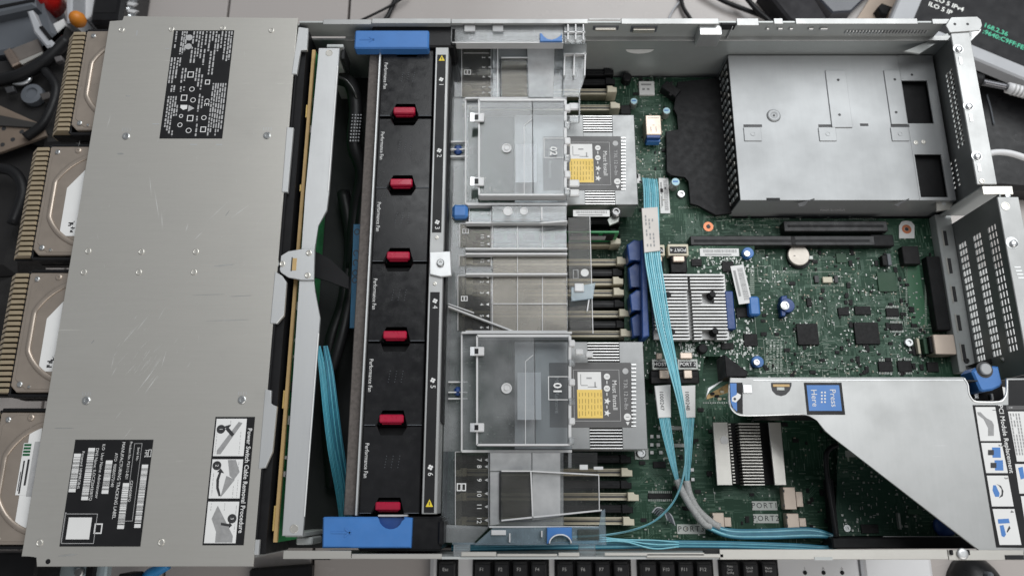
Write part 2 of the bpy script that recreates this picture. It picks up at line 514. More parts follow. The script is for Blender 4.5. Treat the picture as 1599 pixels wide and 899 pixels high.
# far wall
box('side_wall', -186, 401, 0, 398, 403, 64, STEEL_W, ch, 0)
box('side_wall_ledge', -150, 400, 64, 398, 405, 65.2, STEEL_R, ch, .2)
box('side_wall_lip', -186, 404, 65.2, 380, 405.5, 86, STEEL_D, ch, 0)
def rim(px0, px1, y0, y1, z0=86, m=STEEL_R):
    return box('rim', UX(px0, 36, 86), y0, z0, UX(px1, 36, 86), y1, 87.2, m, ch, .3)
rim(505, 580, 401.5, 406.5); rim(581, 704, 402.5, 407.5); rim(705, 918, 402.5, 407); rim(970, 1122, 402, 407.5, 86, STEEL_R)
rim(1150, 1184, 400.5, 407.5, 86, STEEL_R); rim(1208, 1222, 402, 407.5, 86, STEEL_R); rim(1242, 1432, 402, 407.5, 86, STEEL_R); rim(1455, 1482, 402, 407, 86, STEEL_R); rim(919, 969, 406, 407.4)
# pressed details on the far wall
def wall_bit(name, px0, px1, py0, py1, m, d=1.4):
    z1 = HC-403/(U(800, py0, 0)[1]/HC); z0 = HC-403/(U(800, py1, 0)[1]/HC)
    zc = (z0+z1)/2
    return box(name, UX(px0, (py0+py1)/2, zc), 403-d, z0, UX(px1, (py0+py1)/2, zc), 404.2, z1, m, ch, .5)
wall_bit('wall_slot', 985, 1026, 42, 51, GREYPL, -.2); wall_bit('slot_tongue', 988, 1022, 43.5, 49.5, STEEL, 2)
wall_bit('wall_slot', 926, 966, 42, 48, GREYPL, -.2); wall_bit('slot_tongue', 929, 962, 43, 46.5, STEEL, 2)
wall_bit('guide_block', 1088, 1122, 40, 60, STEEL_B, 9); wall_bit('wall_slot', 1124, 1148, 37, 46, DARK, 1)
for k in range(26): wall_bit('vent_hole', 1320+k*5, 1322.5+k*5, 48, 53, STEEL_B if k < 12 else PRINT_G, .7)
wall_bit('wall_seam', 1138, 1140, 40, 62, STEEL_B, 1.2)
for k, w in ((1196, 5), (1214, 8), (1232, 6), (1262, 8), (1280, 12)): wall_bit('wall_emboss', k, k+w, 44, 47, STEEL_B, 1)
# pale D-shaped patch painting the light seen through an opening
dz = 44
prD = [(UX(985, 84, dz), 0), (UX(1012, 84, dz), 0)]
bmD = bmesh.new()
vsD = [bmD.verts.new((13*math.cos(a), 0, 7*math.sin(a))) for a in [math.pi+i*math.pi/10 for i in range(11)]]
bmD.faces.new(vsD)
dh = from_bm('wall_opening_light', bmD, mat('opening_light', (.9, .9, .88), .5, .2), ch, (UX(998, 80, 46), 400.6, 50))
# near wall
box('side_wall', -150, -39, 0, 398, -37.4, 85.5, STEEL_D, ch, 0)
def nrim(px0, px1, py0, py1, m=STEEL, z=87):
    return pbox('rim', px0, py0, px1, py1, z-1.3, z, m, ch, .3)
nrim(442, 548, 859, 872); nrim(549, 690, 864, 872); nrim(720, 775, 861, 868); nrim(776, 870, 864, 868); nrim(872, 905, 862, 868); nrim(944, 1100, 862, 867); nrim(1010, 1130, 864, 870)
nrim(1124, 1480, 857, 873); nrim(1481, 1599, 858, 874); pbox('rim_tab', 486, 868, 515, 873.5, 80, 85.6, DARK, ch, 0); pbox('rim_slot', 1100, 859, 1123, 865, 80, 85, DARK, ch, 0)
pbox('rim_slot', 1272, 869, 1300, 874, 87.05, 87.4, STEEL_D, ch, 0); pbox('rim_slot', 1570, 866, 1599, 873, 87.05, 87.5, DARK, ch, 0)
lathe('rim_stud', [(4, 0), (4, 1.4), (3, 2.0), (1.5, 2.0)], STEEL_B, ch, at(1502, 864, 87), 14, True)
pbox('rim_clip', 1484, 858, 1489, 866, 87, 88.4, BLACK_M, ch); pbox('rim_clip', 1510, 858, 1515, 866, 87, 88.4, BLACK_M, ch)

# ---- front drive bay and its cover
plate = prism('drive_cover', [(171, 33), (192, 33), (193, 25), (465, 28), (395, 884), (57, 884), (58, 868), (33, 868)], 84.4, 86.4, STEEL, ch, .5)
box('bay_tray', -345, -34, 48, -190, 400, 50, BLACK_M, ch, 0)
box('bay_rear_flange', -188, -36, 20, -179.5, 402, 81, BLACK_M, ch, .6)
box('bay_side', -345, -38, 0, -186, -36.5, 84, STEEL_D, ch, 0)
box('bay_side', -345, 402.5, 0, -186, 404, 84, STEEL_D, ch, 0)
box('front_skirt', -186, -36, 84.4, -184.6, 402, 86, BLACK_M, ch, 0)
for t in ([(466, 42), (481, 44), (479, 78), (469, 78), (463, 116), (455, 116)], [(447.5, 198), (458, 199), (449, 300), (439.5, 300)],
          [(429, 423), (440, 430), (447, 440), (443, 492), (432, 505), (421.5, 505)], [(413.5, 607), (423, 609), (422, 630), (432, 634), (425, 705), (414, 730), (403, 732)],
          [(398, 842), (405, 842), (403, 866), (396, 866)]):
    prism('cover_tab', t, 83.5, 87, STEEL_B, ch, .6)
RV = None
for px, py in ((190, 47), (268, 46), (348, 44.5), (424, 48), (138, 392), (221, 393), (306, 393), (131, 425), (217, 425), (303, 425), (62, 847), (252, 846)):
    x, y, z = at(px, py, 86.4)
    if RV is None: RV = lathe('rivet', [(2.6, 0), (2.4, .45), (1.9, .65), (1.5, .35), (.05, .3)], STEEL, ch, (x, y, z), 16)
    else: inst(RV, 'rivet', (x, y, z), ch)
for px, py in ((197, 213), (417, 212), (135, 625), (378, 624)):
    screw('cover_screw', px, py, 86.4, 3.1, STEEL_S, ch, 1.0)
    marks('emboss_mark', [(px-6+4*k, py-13, px-5+4*k, py-8) for k in range(4)], 86.5, STEEL_B, ch)
lathe('screw_hole', [(1.8, 0), (1.8, .1), (.9, .12), (.05, .12)], BLACK_M, ch, at(75, 876, 86.4), 12)
marks('emboss_mark', [(213, 48, 214.5, 56), (258, 76, 264, 77), (238, 193, 249, 194.5), (297, 225, 308, 226.5), (337, 225, 347, 226.5)], 86.5, STEEL_B, ch)

# wear on the cover: hairline scratches with bare bright metal
SCR = mat('bare_scratch', (.80, .80, .77), .4, .5, .05)
bm = bmesh.new()
o0 = at(220, 450, 86.47)
def scratch(px, py, l, a, w=.22):
    x, y = U(px, py, 86.47)
    bm_q = Matrix.Translation((x-o0[0], y-o0[1], 0)) @ Matrix.Rotation(R(a), 4, 'Z')
    bm.faces.new([bm.verts.new(bm_q @ Vector(p)) for p in ((-l/2, -w*.2, 0), (0, -w/2, 0), (l/2, 0, 0), (0, w/2, 0))])
for _ in range(34): scratch(random.gauss(225, 28), random.gauss(545, 40), random.uniform(3, 16), random.gauss(58, 5), random.uniform(.12, .32))
for px, py, l, a in ((236, 600, 22, 60), (230, 590, 30, 58), (205, 520, 26, 55), (222, 505, 18, 58), (245, 320, 30, -75), (253, 345, 16, -80), (340, 330, 26, 48), (310, 368, 12, 48), (292, 355, 8, 80), (170, 190, 14, 82), (235, 290, 20, -78), (176, 565, 12, 85), (256, 560, 14, 80), (178, 580, 10, 65), (237, 592, 9, 55), (375, 330, 20, 40)):
    scratch(px, py, l, a, random.uniform(.25, .5))
for _ in range(40): scratch(random.uniform(120, 420), random.uniform(60, 640), random.uniform(2, 9), random.choice((60, 85, -70, 20))+random.gauss(0, 8), .14)
sc_o = from_bm('scratches', bm, SCR, ch, o0); sc_o['kind'] = 'stuff'
# rubbed grey smears left by hands
SMR = mat('dark_smear', (.40, .40, .385), .5, .5, .2, 60)
bm = bmesh.new()
for px, py, l, a, w in ((350, 414, 18, 5, 1.6), (325, 460, 26, 2, .9), (375, 462, 20, 3, .8), (352, 500, 36, 2, .8), (200, 150, 5, 0, 1.8), (188, 240, 6, 0, 2.0), (145, 533, 4, 60, 1.2), (355, 333, 6, 60, 1.0), (98, 668, 16, 0, 1.0), (105, 866, 14, 5, 1.8)):
    x, y = U(px, py, 86.44)
    q = Matrix.Translation((x-o0[0], y-o0[1], 0)) @ Matrix.Rotation(R(a), 4, 'Z')
    bm.faces.new([bm.verts.new(q @ Vector((l/2*math.cos(2*math.pi*i/16)*random.uniform(.7, 1.1), w/2*math.sin(2*math.pi*i/16)*random.uniform(.6, 1.1), 0))) for i in range(16)])
sc_o = from_bm('smears', bm, SMR, ch, (o0[0], o0[1], 86.44)); sc_o['kind'] = 'stuff'

class Lab:
    """a printed label lying on a plate: maps (u across, v down) to millimetres"""
    def __init__(s, name, px0, py0, px1, py1, z, m, parent, t=.25, bev=.0):
        pm = (py0+py1)/2
        s.x0, s.x1, s.y0, s.y1 = UX(px0, pm, z), UX(px1, pm, z), UY(py0, z), UY(py1, z)
        s.z = z+t
        s.o = box(name, s.x0, s.y1, z, s.x1, s.y0, s.z, m, parent, bev)
        s.k = 0
    def p(s, u, v, dz=.08): return (s.x0+(s.x1-s.x0)*u, s.y0+(s.y1-s.y0)*v, s.z+dz)
    def q(s, u0, v0, u1, v1):
        a = s.p(u0, v1); b = s.p(u1, v0)
        return (a[0], a[1], b[0], b[1])
    def bars(s, name, quads, m, dz=.08): return marks(name, [s.q(*q) for q in quads], s.z+dz, m, s.o, False)
    def outline(s, name, u0, v0, u1, v1, m, t=.35, dz=.08):
        a = s.q(u0, v0, u1, v1)
        return marks(name, frame_quads(*a, t), s.z+dz, m, s.o, False)
    def text(s, st, u, v, size, m, rot=-90, dz=.1, **k): return text('lettering', st, 0, 0, 0, size, m, s.o, rot, loc=s.p(u, v, dz), **k)
    def disc(s, name, u, v, r, m, dz=.09, n=18, ring=0):
        bm = bmesh.new()
        if ring:
            a = [bm.verts.new((r*math.cos(2*math.pi*i/n), r*math.sin(2*math.pi*i/n), 0)) for i in range(n)]
            b = [bm.verts.new(((r-ring)*math.cos(2*math.pi*i/n), (r-ring)*math.sin(2*math.pi*i/n), 0)) for i in range(n)]
            for i in range(n): bm.faces.new((a[i], a[(i+1) % n], b[(i+1) % n], b[i]))
        else: bm.faces.new([bm.verts.new((r*math.cos(2*math.pi*i/n), r*math.sin(2*math.pi*i/n), 0)) for i in range(n)])
        return from_bm(name, bm, m, s.o, s.p(u, v, dz))
    def poly(s, name, uv, m, dz=.09):
        P = [s.p(u, v, dz) for u, v in uv]
        bm = bmesh.new()
        f = bm.faces.new([bm.verts.new((p[0]-P[0][0], p[1]-P[0][1], 0)) for p in P])
        bm.normal_update()
        if f.normal.z < 0: f.normal_flip()
        return from_bm(name, bm, m, s.o, P[0])
    def fine(s, cols, m, w=.020, seg=.035, dz=.08):
        """illegible small print: broken strips running down the label"""
        Q = []
        for u, v0, v1 in cols:
            v = v0
            while v < v1:
                l = seg*random.uniform(.35, 1.5)
                Q.append((u-w/2*random.uniform(.75, 1.1), v, u+w/2*random.uniform(.75, 1.1), min(v+l, v1)))
                v += l+.006+.006*random.random()
        return s.bars('fine_print', Q, m, dz)
    def barcode(s, u0, u1, v0, v1, m=PRINT, cap=.035):
        Q = [(u0, v0, u1, v0+cap), (u0, v1-cap, u1, v1)]
        v = v0+cap+.004
        while v < v1-cap-.008:
            l = random.choice((.0035, .005, .008, .014))
            Q.append((u0, v, u1, v+l)); v += l+random.choice((.003, .004, .006))
        return s.bars('barcode', Q, m)

L = Lab('regulatory_label', 260.5, 48, 356.5, 216.5, 86.4, BLACK_L, ch); L.o['label'] = 'black label crowded with small white print and approval marks'
L.fine([(.05, .01, .11), (.05, .135, .17), (.15, .01, .23), (.185, .01, .23), (.22, .01, .2), (.34, .01, .13), (.34, .16, .31), (.395, .01, .12), (.395, .17, .31), (.44, .01, .16), (.44, .17, .25),
        (.49, .01, .1), (.49, .11, .27), (.55, .01, .14), (.55, .18, .33), (.61, .01, .2), (.66, .01, .1), (.66, .2, .42), (.715, .01, .42), (.76, .04, .2), (.81, .01, .17), (.87, .01, .29), (.925, .01, .3), (.965, .01, .28)], PRINT_G, .026)
L.fine([(.03, .26, .5), (.08, .26, .5), (.13, .26, .46), (.17, .26, .34), (.09, .52, .58), (.13, .52, .58), (.06, .62, .9), (.1, .62, .93), (.14, .62, .96), (.18, .62, .8), (.22, .70, .8),
        (.23, .36, .5), (.28, .36, .48), (.46, .36, .48), (.51, .36, .54), (.56, .42, .56), (.24, .53, .58), (.29, .53, .57), (.56, .6, .76), (.61, .62, .73), (.56, .8, .85), (.57, .87, .98), (.19, .93, .98)], PRINT_G, .026)
L.fine([(.76+.04*k, .5, .975-.03*(k % 3)) for k in range(6)], PRINT_G, .024)
for u, v in ((.27, .07), (.275, .155)): L.disc('approval_mark', u, v, 3.0, PRINT_G, n=9)
for u, v, w in ((.37, .42, .05), (.66, .49, .04), (.31, .635, .05), (.45, .82, .05), (.68, .92, .045)): L.outline('approval_mark', u-w, v-w*.55, u+w, v+w*.55, PRINT, .7)
for u, v, r in ((.42, .555, 2.3), (.46, .655, 2.3), (.30, .80, 1.7), (.67, .815, 2.2), (.30, .88, 2.1), (.45, .93, 2.4)): L.disc('approval_mark', u, v, r, PRINT, ring=.55)
L.poly('approval_mark', [(.40, .70), (.40, .76), (.50, .73)], PRINT_G); L.poly('approval_mark', [(.27, .70), (.38, .70), (.38, .735), (.32, .745), (.27, .725)], PRINT)
L.text('CE', .685, .675, 6.0, PRINT)

L = Lab('tracking_label', 105.5, 686, 229.5, 852.5, 86.4, BLACK_L, ch); L.o['label'] = 'black label with white barcodes and a blank white square'
for b in ((.895, .975, .24, .83), (.685, .77, .415, .84), (.43, .515, .2, .515), (.185, .27, .08, .575), (.012, .10, .135, .5)): L.barcode(*b)
L.outline('print_box', .765, .035, .865, .77, PRINT_G, .3)
for st, u, v, sz in (('MANUFACTURING TRACKING LABEL', .625, .385, 3.3), ('ATO  900B0273140', .55, .29, 3.0), ('Product No. P23112-B21', .72, .20, 2.7), ('Serial No.', .825, .14, 2.5), ('CZ20430BTQ', .79, .49, 2.6),
                     ('ILO  User Name: Administrator', .375, .30, 3.0), ('DNS Name: ILOCZ20430BTQ', .30, .33, 3.0), ('Password: HNMRC8HS', .125, .29, 2.8)):
    L.text(st, u, v, sz, PRINT)
L.text('HPE', .93, .135, 3.2, PRINT); L.outline('logo_mark', .955, .095, .995, .165, PRINT, .4)
L.bars('blank_square', [(.065, .735, .355, .935)], PRINT); L.outline('print_box', .02, .70, .42, .975, PRINT_G, .4); L.bars('print_bar', [(.012, .69, .028, .97)], PRINT_G)
L.outline('seal_mark', .40, .79, .50, .885, PRINT, .9)

L = Lab('procedure_label', 326.5, 650.5, 389.5, 850.5, 86.4, BLACK_L, ch); L.o['label'] = 'black label with three white drawing panels and a title'
L.text('Power Switch Cable Removal Procedure', .895, .5, 4.55, PRINT, bold=.06)
for i, (v0, v1) in enumerate(((.015, .315), (.34, .645), (.67, .985))):
    L.bars('drawing_panel', [(.035, v0, .80, v1)], PAPER)
    cu, cv = ((.17, .10), (.16, .39), (.66, .80))[i]
    L.disc('number_disc', cu, cv, 3.3, INK, .14); L.text(str(i+1), cu, cv, 3.4, PRINT, dz=.2)
L.poly('drawing', [(.12, .27), (.60, .04), (.70, .05), (.22, .30), (.12, .30)], INK_G, .13); L.poly('drawing', [(.34, .08), (.52, .14), (.46, .16), (.28, .10)], INK, .15)
L.poly('drawing', [(.35, .10), (.22, .08), (.42, .06)], INK, .16)
L.poly('drawing', [(.42, .345), (.62, .345), (.74, .44), (.62, .50), (.5, .47)], INK_G, .13); L.poly('drawing', [(.42, .47), (.64, .50), (.42, .60), (.32, .64)], INK_G, .13)
L.poly('drawing', [(.24, .43), (.18, .50), (.20, .57), (.28, .63), (.33, .625), (.26, .56), (.25, .50), (.29, .44)], INK, .15); L.poly('drawing', [(.18, .44), (.36, .45), (.26, .41)], INK, .16)
L.poly('drawing', [(.16, .80), (.28, .70), (.72, .93), (.72, .98), (.30, .98), (.30, .90)], INK_G, .13); L.poly('drawing', [(.40, .83), (.40, .85), (.60, .86), (.60, .875), (.68, .85), (.60, .825), (.60, .84)], INK, .15)
L.fine([(.08, .10, .3), (.40, .03, .08), (.68, .12, .3), (.10, .45, .63), (.70, .36, .43), (.72, .5, .64), (.62, .55, .64), (.12, .68, .74), (.45, .68, .74), (.74, .70, .9)], INK_G, .012, .02, .12)

# ================================================================ hard drives pulled part-way out of the front bay
FINM = None
def fin_mesh():
    bm = bmesh.new()
    prof = [(-3.5, 2), (-3.5, 10), (-2.4, 12), (7.0, 21.8), (16.4, 22.2), (17.4, 20.6), (17.4, 2)]
    a = [bm.verts.new((x, -1.4, z)) for x, z in prof]; b = [bm.verts.new((x, 1.4, z)) for x, z in prof]
    bm.faces.new(a); bm.faces.new(b[::-1])
    for i in range(len(prof)):
        j = (i+1) % len(prof)
        bm.faces.new((a[j], a[i], b[i], b[j]))
    return bm
def drive(label, x0, yc, kind=0, grille=True):
    global FINM
    zb = 55.5
    t = thing('hard_drive', label, 'hard drive', (x0+60, yc, zb), 'hard drives pulled out of the front bay')
    box('carrier', x0-1, yc-52, zb, x0+120, yc+52, zb+9, BLACK_M, t, .8)
    for s in (-1, 1): box('carrier_rail', x0-1, yc+s*50.2-1.4, zb+9, x0+125, yc+s*50.2+1.4, zb+21, BLACK_M, t, .5)
    c = 5
    prism('drive_body', [(x0, yc-48+c), (x0+c, yc-48), (x0+140, yc-48), (x0+140, yc+48), (x0+1, yc+48), (x0, yc+47)], zb+9.2, zb+23.5, TAN, t, .8, False)
    zt = zb+23.5
    cov = prism('drive_lid', [(x0+3, yc-38), (x0+12, yc-46), (x0+120, yc-46), (x0+120, yc+46), (x0+12, yc+46), (x0+3, yc+38)], zt, zt+.5, TAN, t, .4, False)
    # pressed ring of the lid
    R0 = 41.5
    ring = []
    for k in range(33):
        a = R(90+180*k/32)
        ring.append((x0+50+R0*max(-.985, math.cos(a)*1.06), yc+R0*math.sin(a), zt+.55))
    tube('pressed_ring', [(x0+110, yc+R0, zt+.55)]+ring+[(x0+110, yc-R0, zt+.55)], 2.3, TAN, cov, 8, 2, .55)
    for sx, sy, r in ((7, 42.5, 2.1), (7.5, -42, 2.2), (15, -44, 1.2), (24, 44, 2.6)):
        lathe('drive_screw', [(r, 0), (r, .5), (r*.7, 1.0), (r*.3, 1.0), (r*.25, .5), (.05, .5)], STEEL_S if r < 2.5 else TAN, t, (x0+sx, yc+sy, zt+.5), 12)
    if kind == 0:
        P = [(x0+24, yc-32), (x0+21, yc-30), (x0+20, yc-27), (x0+20, yc+10), (x0+38, yc+33), (x0+70, yc+38), (x0+95, yc+38), (x0+95, yc-32)]
        lb = prism('drive_label', P, zt+.5, zt+.75, PAPER, t, 0, False)
        z = zt+.85
        marks('print_block', [(x0+26+random.choice((0, 1.2, 2.4, 3.6, 4.8)), yc-29+k*1.1, x0+27.1+random.choice((1.2, 3, 4.8)), yc-28+k*1.1) for k in range(9)], z, INK, lb, False)
        marks('fine_print', [(x0+34+k*2.2, yc-28+random.random()*20, x0+35.1+k*2.2, yc+2+random.random()*24) for k in range(5)], z, INK_G, lb, False)
    else:
        lb = box('drive_label', x0+25, yc-37, zt+.5, x0+34, yc+37, zt+.75, PAPER, t, .1)
        l2 = box('serial_sticker', x0+22, yc-13, zt+.76, x0+30, yc+25, zt+.95, PAPER, t, 0)
        marks('green_print', [(x0+22.5, yc+15.5+k*2.4, x0+28, yc+17.2+k*2.4) for k in range(4)], zt+1.05, PCB_G, l2, False)
        marks('fine_print', [(x0+24, yc-12, x0+25.2, yc+12), (x0+27, yc-6, x0+28.6, yc+13), (x0+23, yc-10, x0+23.6, yc+4)], zt+1.05, INK, l2, False)
        box('grey_strip', x0+30.1, yc-14, zt+.77, x0+35, yc+26, zt+.9, PRINT_G, t, 0)
    if grille:
        g = box('grille', x0-21, yc-49.5, zb+1, x0-1.2, yc+49.5, zb+13, BLACK_M, t, 1)
        box('latch_edge', x0-2.6, yc-50, zb+13, x0-.6, yc+50, zb+21, BLACK, t, .3)
        n = 22
        for k in range(n):
            y = yc-46.5+k*93/(n-1)
            if FINM is None:
                f = from_bm('grille_fin', fin_mesh(), FIN_TAN, g, (x0-19.2, y, zb)); FINM = f
            else: inst(FINM, 'grille_fin', (x0-19.2, y, zb), g)
    return t
drive('tan metal hard drive with ribbed grille, topmost of the four under the cover', -375, 352.5)
drive('tan hard drive with ribbed grille, second down, protruding furthest left', -388.8, 241)
drive('tan hard drive with ribbed grille, third down, beside the row of three rivets', -387.5, 130)
drive('tan hard drive at lower left, bearing a green and white sticker', -391, 18.5, 1)

# ================================================================ backplane board and the steel bracket over it
bk = thing('drive_backplane', 'upright green circuit board with gold edge behind the drive bay', 'circuit board', (-172, 190, 0))
xb = UX(459, 470, 76)
bw = 3.4
box('board', xb-bw/2, -28, 3, xb+bw/2-.5, 384, 72, mat('bright_green_board', (.03, .24, .08), .35, 0, .3, 90), bk, 0)
box('board_edge', xb-bw/2, -28, 72, xb+bw/2-.5, 384, 75.5, GOLD, bk, .3)
for y0, y1 in ((318, 330), (250, 256), (70, 84), (-20, -2)): box('edge_pad', xb-bw/2-1.2, y0, 72, xb-bw/2, y1, 75.6, mat('gold_pad', (.7, .5, .18), .35, .5), bk, .2)
for y in range(-20, 380, 13):
    if random.random() < .75: box('component', xb+bw/2-.5, y, 60+random.random()*7, xb+bw/2+1.1, y+random.choice((2.5, 4, 7)), 70+random.random()*3, random.choice((TIN, CHIP, PRINT_G, PCB_D)), bk, .2)
box('connector_wall', -184, -26, 0, -177.5, 386, 58, BLACK_M, bk, .5)

br = thing('backplane_bracket', 'long pale steel bar with a slotted tab, standing between drive bay and fans', 'bracket', (-160, 180, 0))
zt = 84
prism('bar', [(497.5, 75), (530, 75), (513.5, 300), (510, 328), (496, 352), (491.5, 386), (489.5, 440), (492, 456), (499.5, 496), (498, 515), (474, 818), (472, 836), (440, 836), (477, 300)], zt-3, zt, STEEL_B, br, .5)
prism('fold_highlight', [(526.3, 103), (528, 103), (513.3, 298), (511.5, 298)], zt, zt+.8, EDGE, br, .2)  # highlight along the bar's fold, put in as a pale strip
prism('fold_highlight', [(496, 520), (498, 520), (476, 806), (474, 806)], zt, zt+.8, EDGE, br, .2)
prism('tab', [(474, 388), (491, 388), (490, 437), (470, 437), (450, 433), (438, 425), (433, 413), (437, 400), (450, 392)], zt+.2, zt+2, STEEL_B, br, .4)
pbox('slot', 456.5, 403, 463, 422, zt+2, zt+2.2, GOLD, br, 0)
marks('slot_rim', [(454.5, 401.5, 456.3, 423)], zt+2.25, DARK, br)
for px, py in ((482.5, 395), (480.5, 430), (441, 412)): lathe('rivet', [(2.6, 0), (2.3, .6), (1.7, .9), (1, .5), (.05, .5)], STEEL, br, at(px, py, zt+2), 14)
for px, py in ((514, 83), (459, 825)): lathe('emboss', [(3.2, 0), (3.0, .35), (2.5, .35), (2.3, .1), (.05, .1)], STEEL, br, at(px, py, zt), 16)
pbox('end_bracket', 510, 69, 536, 74, 60, 78, STEEL_D, br, .5); pbox('end_bracket', 533, 74, 538, 92, 50, 74, DARK, br, .5)
pbox('end_foot', 462, 838, 488, 850, 30, 60, STEEL_D, br, 1)
box('leg', -166, 378, 0, -153, 381, 81, STEEL_D, br, .3); box('leg', -166, -24, 0, -153, -21, 81, STEEL_D, br, .3)

st = prism('cable_strap', [(492, 392), (516, 404), (545, 432), (545, 452), (516, 440), (491, 433)], 58, 60, BLACK_M, None, .4); tag(st, 'black plastic cable strap reaching from the slotted tab towards the fans', 'strap')

# ---- cables in the gap
def cable(name, label, pts, r, m, group=None, cat='cable', **k):
    o = tube(name, [(*U(a, b, z), z) for a, b, z in pts], r, m, None, **k)
    return tag(o, label, cat, group)
cable('power_harness', 'thick black braided cable running down the gap beside fans one and two', [(528, 122, 40), (548, 132, 46), (556, 170, 48), (553, 225, 46), (566, 270, 36), (556, 330, 24), (550, 420, 18)], 6.5, RUBBER, 'black cables in the gap')
cable('power_harness', 'black cable lying deepest in the gap beside the slotted bracket', [(536, 300, 14), (548, 380, 16), (537, 470, 18), (516, 540, 20), (512, 640, 14), (520, 760, 12)], 6, RUBBER, 'black cables in the gap')
cable('power_harness', 'black cable crossing the gap just above the teal ribbons', [(570, 300, 30), (556, 400, 30), (540, 500, 40), (520, 570, 40), (510, 585, 30)], 5, RUBBER, 'black cables in the gap')
cable('thin_black_wire', 'thin black wire arching behind the top of the steel bar', [(527, 120, 60), (543, 128, 60), (556, 150, 55), (560, 175, 40)], 1.4, mat('glossy_wire', (.03, .03, .03), .2), 'black cables in the gap')
dots = thing('braided_grip', 'grey dotted mesh grip on the black cable near fan two', 'cable sleeve', at(556, 200, 50))
for i in range(4):
    for j in range(9):
        lathe('grip_dot', [(.9, 0), (.6, .7), (.1, .9)], GREYLT, dots, at(551+i*4.2-j*.5, 180+j*5, 54.5-abs(i-1.5)*.9), 6)
bt = thing('blue_tape', 'dark blue tape with round print, standing in the gap left of fan four', 'tape', at(555, 440, 30))
prism('tape', [(552, 350), (566, 350), (557, 512), (546, 512)], 44, 46, mat('blue_tape', (.02, .14, .27), .5), bt, .2)
for py in (362, 395, 410, 426, 437): 
    pm_ = at(558-(py-350)*.045, py, 46.1)
    bmx = bmesh.new()
    n = 14
    a_ = [bmx.verts.new((2.6*math.cos(2*math.pi*i/n), 2.9*math.sin(2*math.pi*i/n), 0)) for i in range(n)]; b_ = [bmx.verts.new((1.7*math.cos(2*math.pi*i/n), 2.0*math.sin(2*math.pi*i/n), 0)) for i in range(n)]
    for i in range(n-(4 if py in (395, 410) else 0)): bmx.faces.new((a_[i], a_[(i+1) % n], b_[(i+1) % n], b_[i]))
    from_bm('print_ring', bmx, INK, bt, pm_)
for k, (dx, lb) in enumerate(((4, 'teal ribbon cable in the gap, the one against the steel bar'), (15, 'teal ribbon cable in the gap, running beside its twin towards the blue handle'))):
    o = strands('ribbon_cable', [(*U(a+dx, b, z), z) for a, b, z in ((493, 540, 52), (500, 580, 56), (507, 640, 54), (515, 700, 44), (527, 770, 30), (533, 830, 18))], [4, 6, 7, 7.5, 7, 6], TEAL_D if k else mat('gap_teal_cable', (.07, .32, .42), .3), mat('gap_teal_light_%d' % k, (.10, .40, .50), .3), None, 8, [35, 15, 10, 0, -10, -30], 7)
    tag(o, lb, 'cable', 'teal ribbon cables in the gap')

# ================================================================ fan cage
fc = thing('fan_cage', 'black and steel fan cage with bright blue handles at both ends', 'fan cage', (-90, 185, 0))
xf0, xf1 = -114.5, -68
box('foam_gasket', -125.8, -9, 10, -116.6, 384, 73, FOAM, fc, .6)
box('cage_edge', -116.4, -9, 8, -114.9, 384, 77.5, STEEL_B, fc, .2)
box('cage_floor', -116, -9, .3, -58, 384, 3, BLACK_M, fc, .3)
xr0, xr1 = UX(680, 80, 79), UX(700.5, 80, 79)
box('cage_rail', xr0, -8, 10, xr1, 384, 79, STEEL_R, fc, .5)
box('rail_lip', xr1+.1, 60, 50, xr1+1.6, 380, 72, BLACK_M, fc, .3)
for y0, y1, nn in ((86, 363, ((1, 127, 0), (2, 238, 0), (3, 350, 0))), (456, 800, ((4, 473, 0), (5, 597, 0), (6, 733, 0)))):
    lb = box('rail_label', xr0+1.7, UY(y1, 79), 79, xr1-2.2, UY(y0, 79), 79.3, BLACK_L, fc, 0)
    for n, py, _ in nn:
        x = (xr0+xr1)/2
        y = UY(py, 79.5)
        text('fan_number', str(n), 0, 0, 0, 5.6, PRINT, lb, -90, loc=(x, y-3.2, 79.4))
        bmx = bmesh.new()
        for k in range(4):
            a = R(90*k+20)
            bm_cyl(bmx, 1.15*math.cos(a), 1.15*math.sin(a), 0, .05, .95, n=8)
        from_bm('fan_symbol', bmx, PRINT, lb, (x, y+1.8, 79.4))
    yt = UY(91 if nn[0][0] == 1 else 785, 79.5)
    x = (xr0+xr1)/2
    bmx = bmesh.new(); bmx.faces.new([bmx.verts.new(p) for p in ((-2.7, -2.6, 0), (2.7, -2.6, 0), (0, 2.9, 0))]); wt = from_bm('warning_triangle', bmx, mat('warning_yellow', (.72, .55, .03), .5), lb, (x, yt, 79.45))
    marks('warning_sign', [(x-.35, yt-1.5, x+.35, yt+1)], 79.55, INK, wt, False)
mp_ = prism('joint_plate', [(671, 393), (703, 392), (705, 430), (688, 432), (671, 428)], 79, 81.5, STEEL_B, fc, .5)
lathe('joint_screw', [(3.2, 0), (3.2, 1.5), (2.4, 2.4), (1.2, 2.4), (1, 1.4), (.05, 1.4)], STEEL_S, mp_, at(688, 411, 81.5), 16)
for px, py in ((682, 371), (679, 443)): lathe('rail_rivet', [(1.7, 0), (1.5, .5), (.8, .6), (.05, .3)], STEEL, fc, at(px, py, 79), 12)
pbox('end_block', 580, 40, 711, 73, 20, 80, BLACK, fc, 1.5); pbox('end_block_step', 704, 44, 712, 70, 20, 82, BLACK, fc, 1)
pbox('end_block', 560, 806, 690, 860, 20, 79, BLACK, fc, 1.5); pbox('end_block_step', 684, 812, 693, 850, 20, 81, BLACK, fc, 1)
h1 = pbox('lift_handle', 553.5, 47, 669.5, 75.5, 74, 85, BLUE, fc, 1.2); h1['label'] = 'bright blue handle beside fan one'
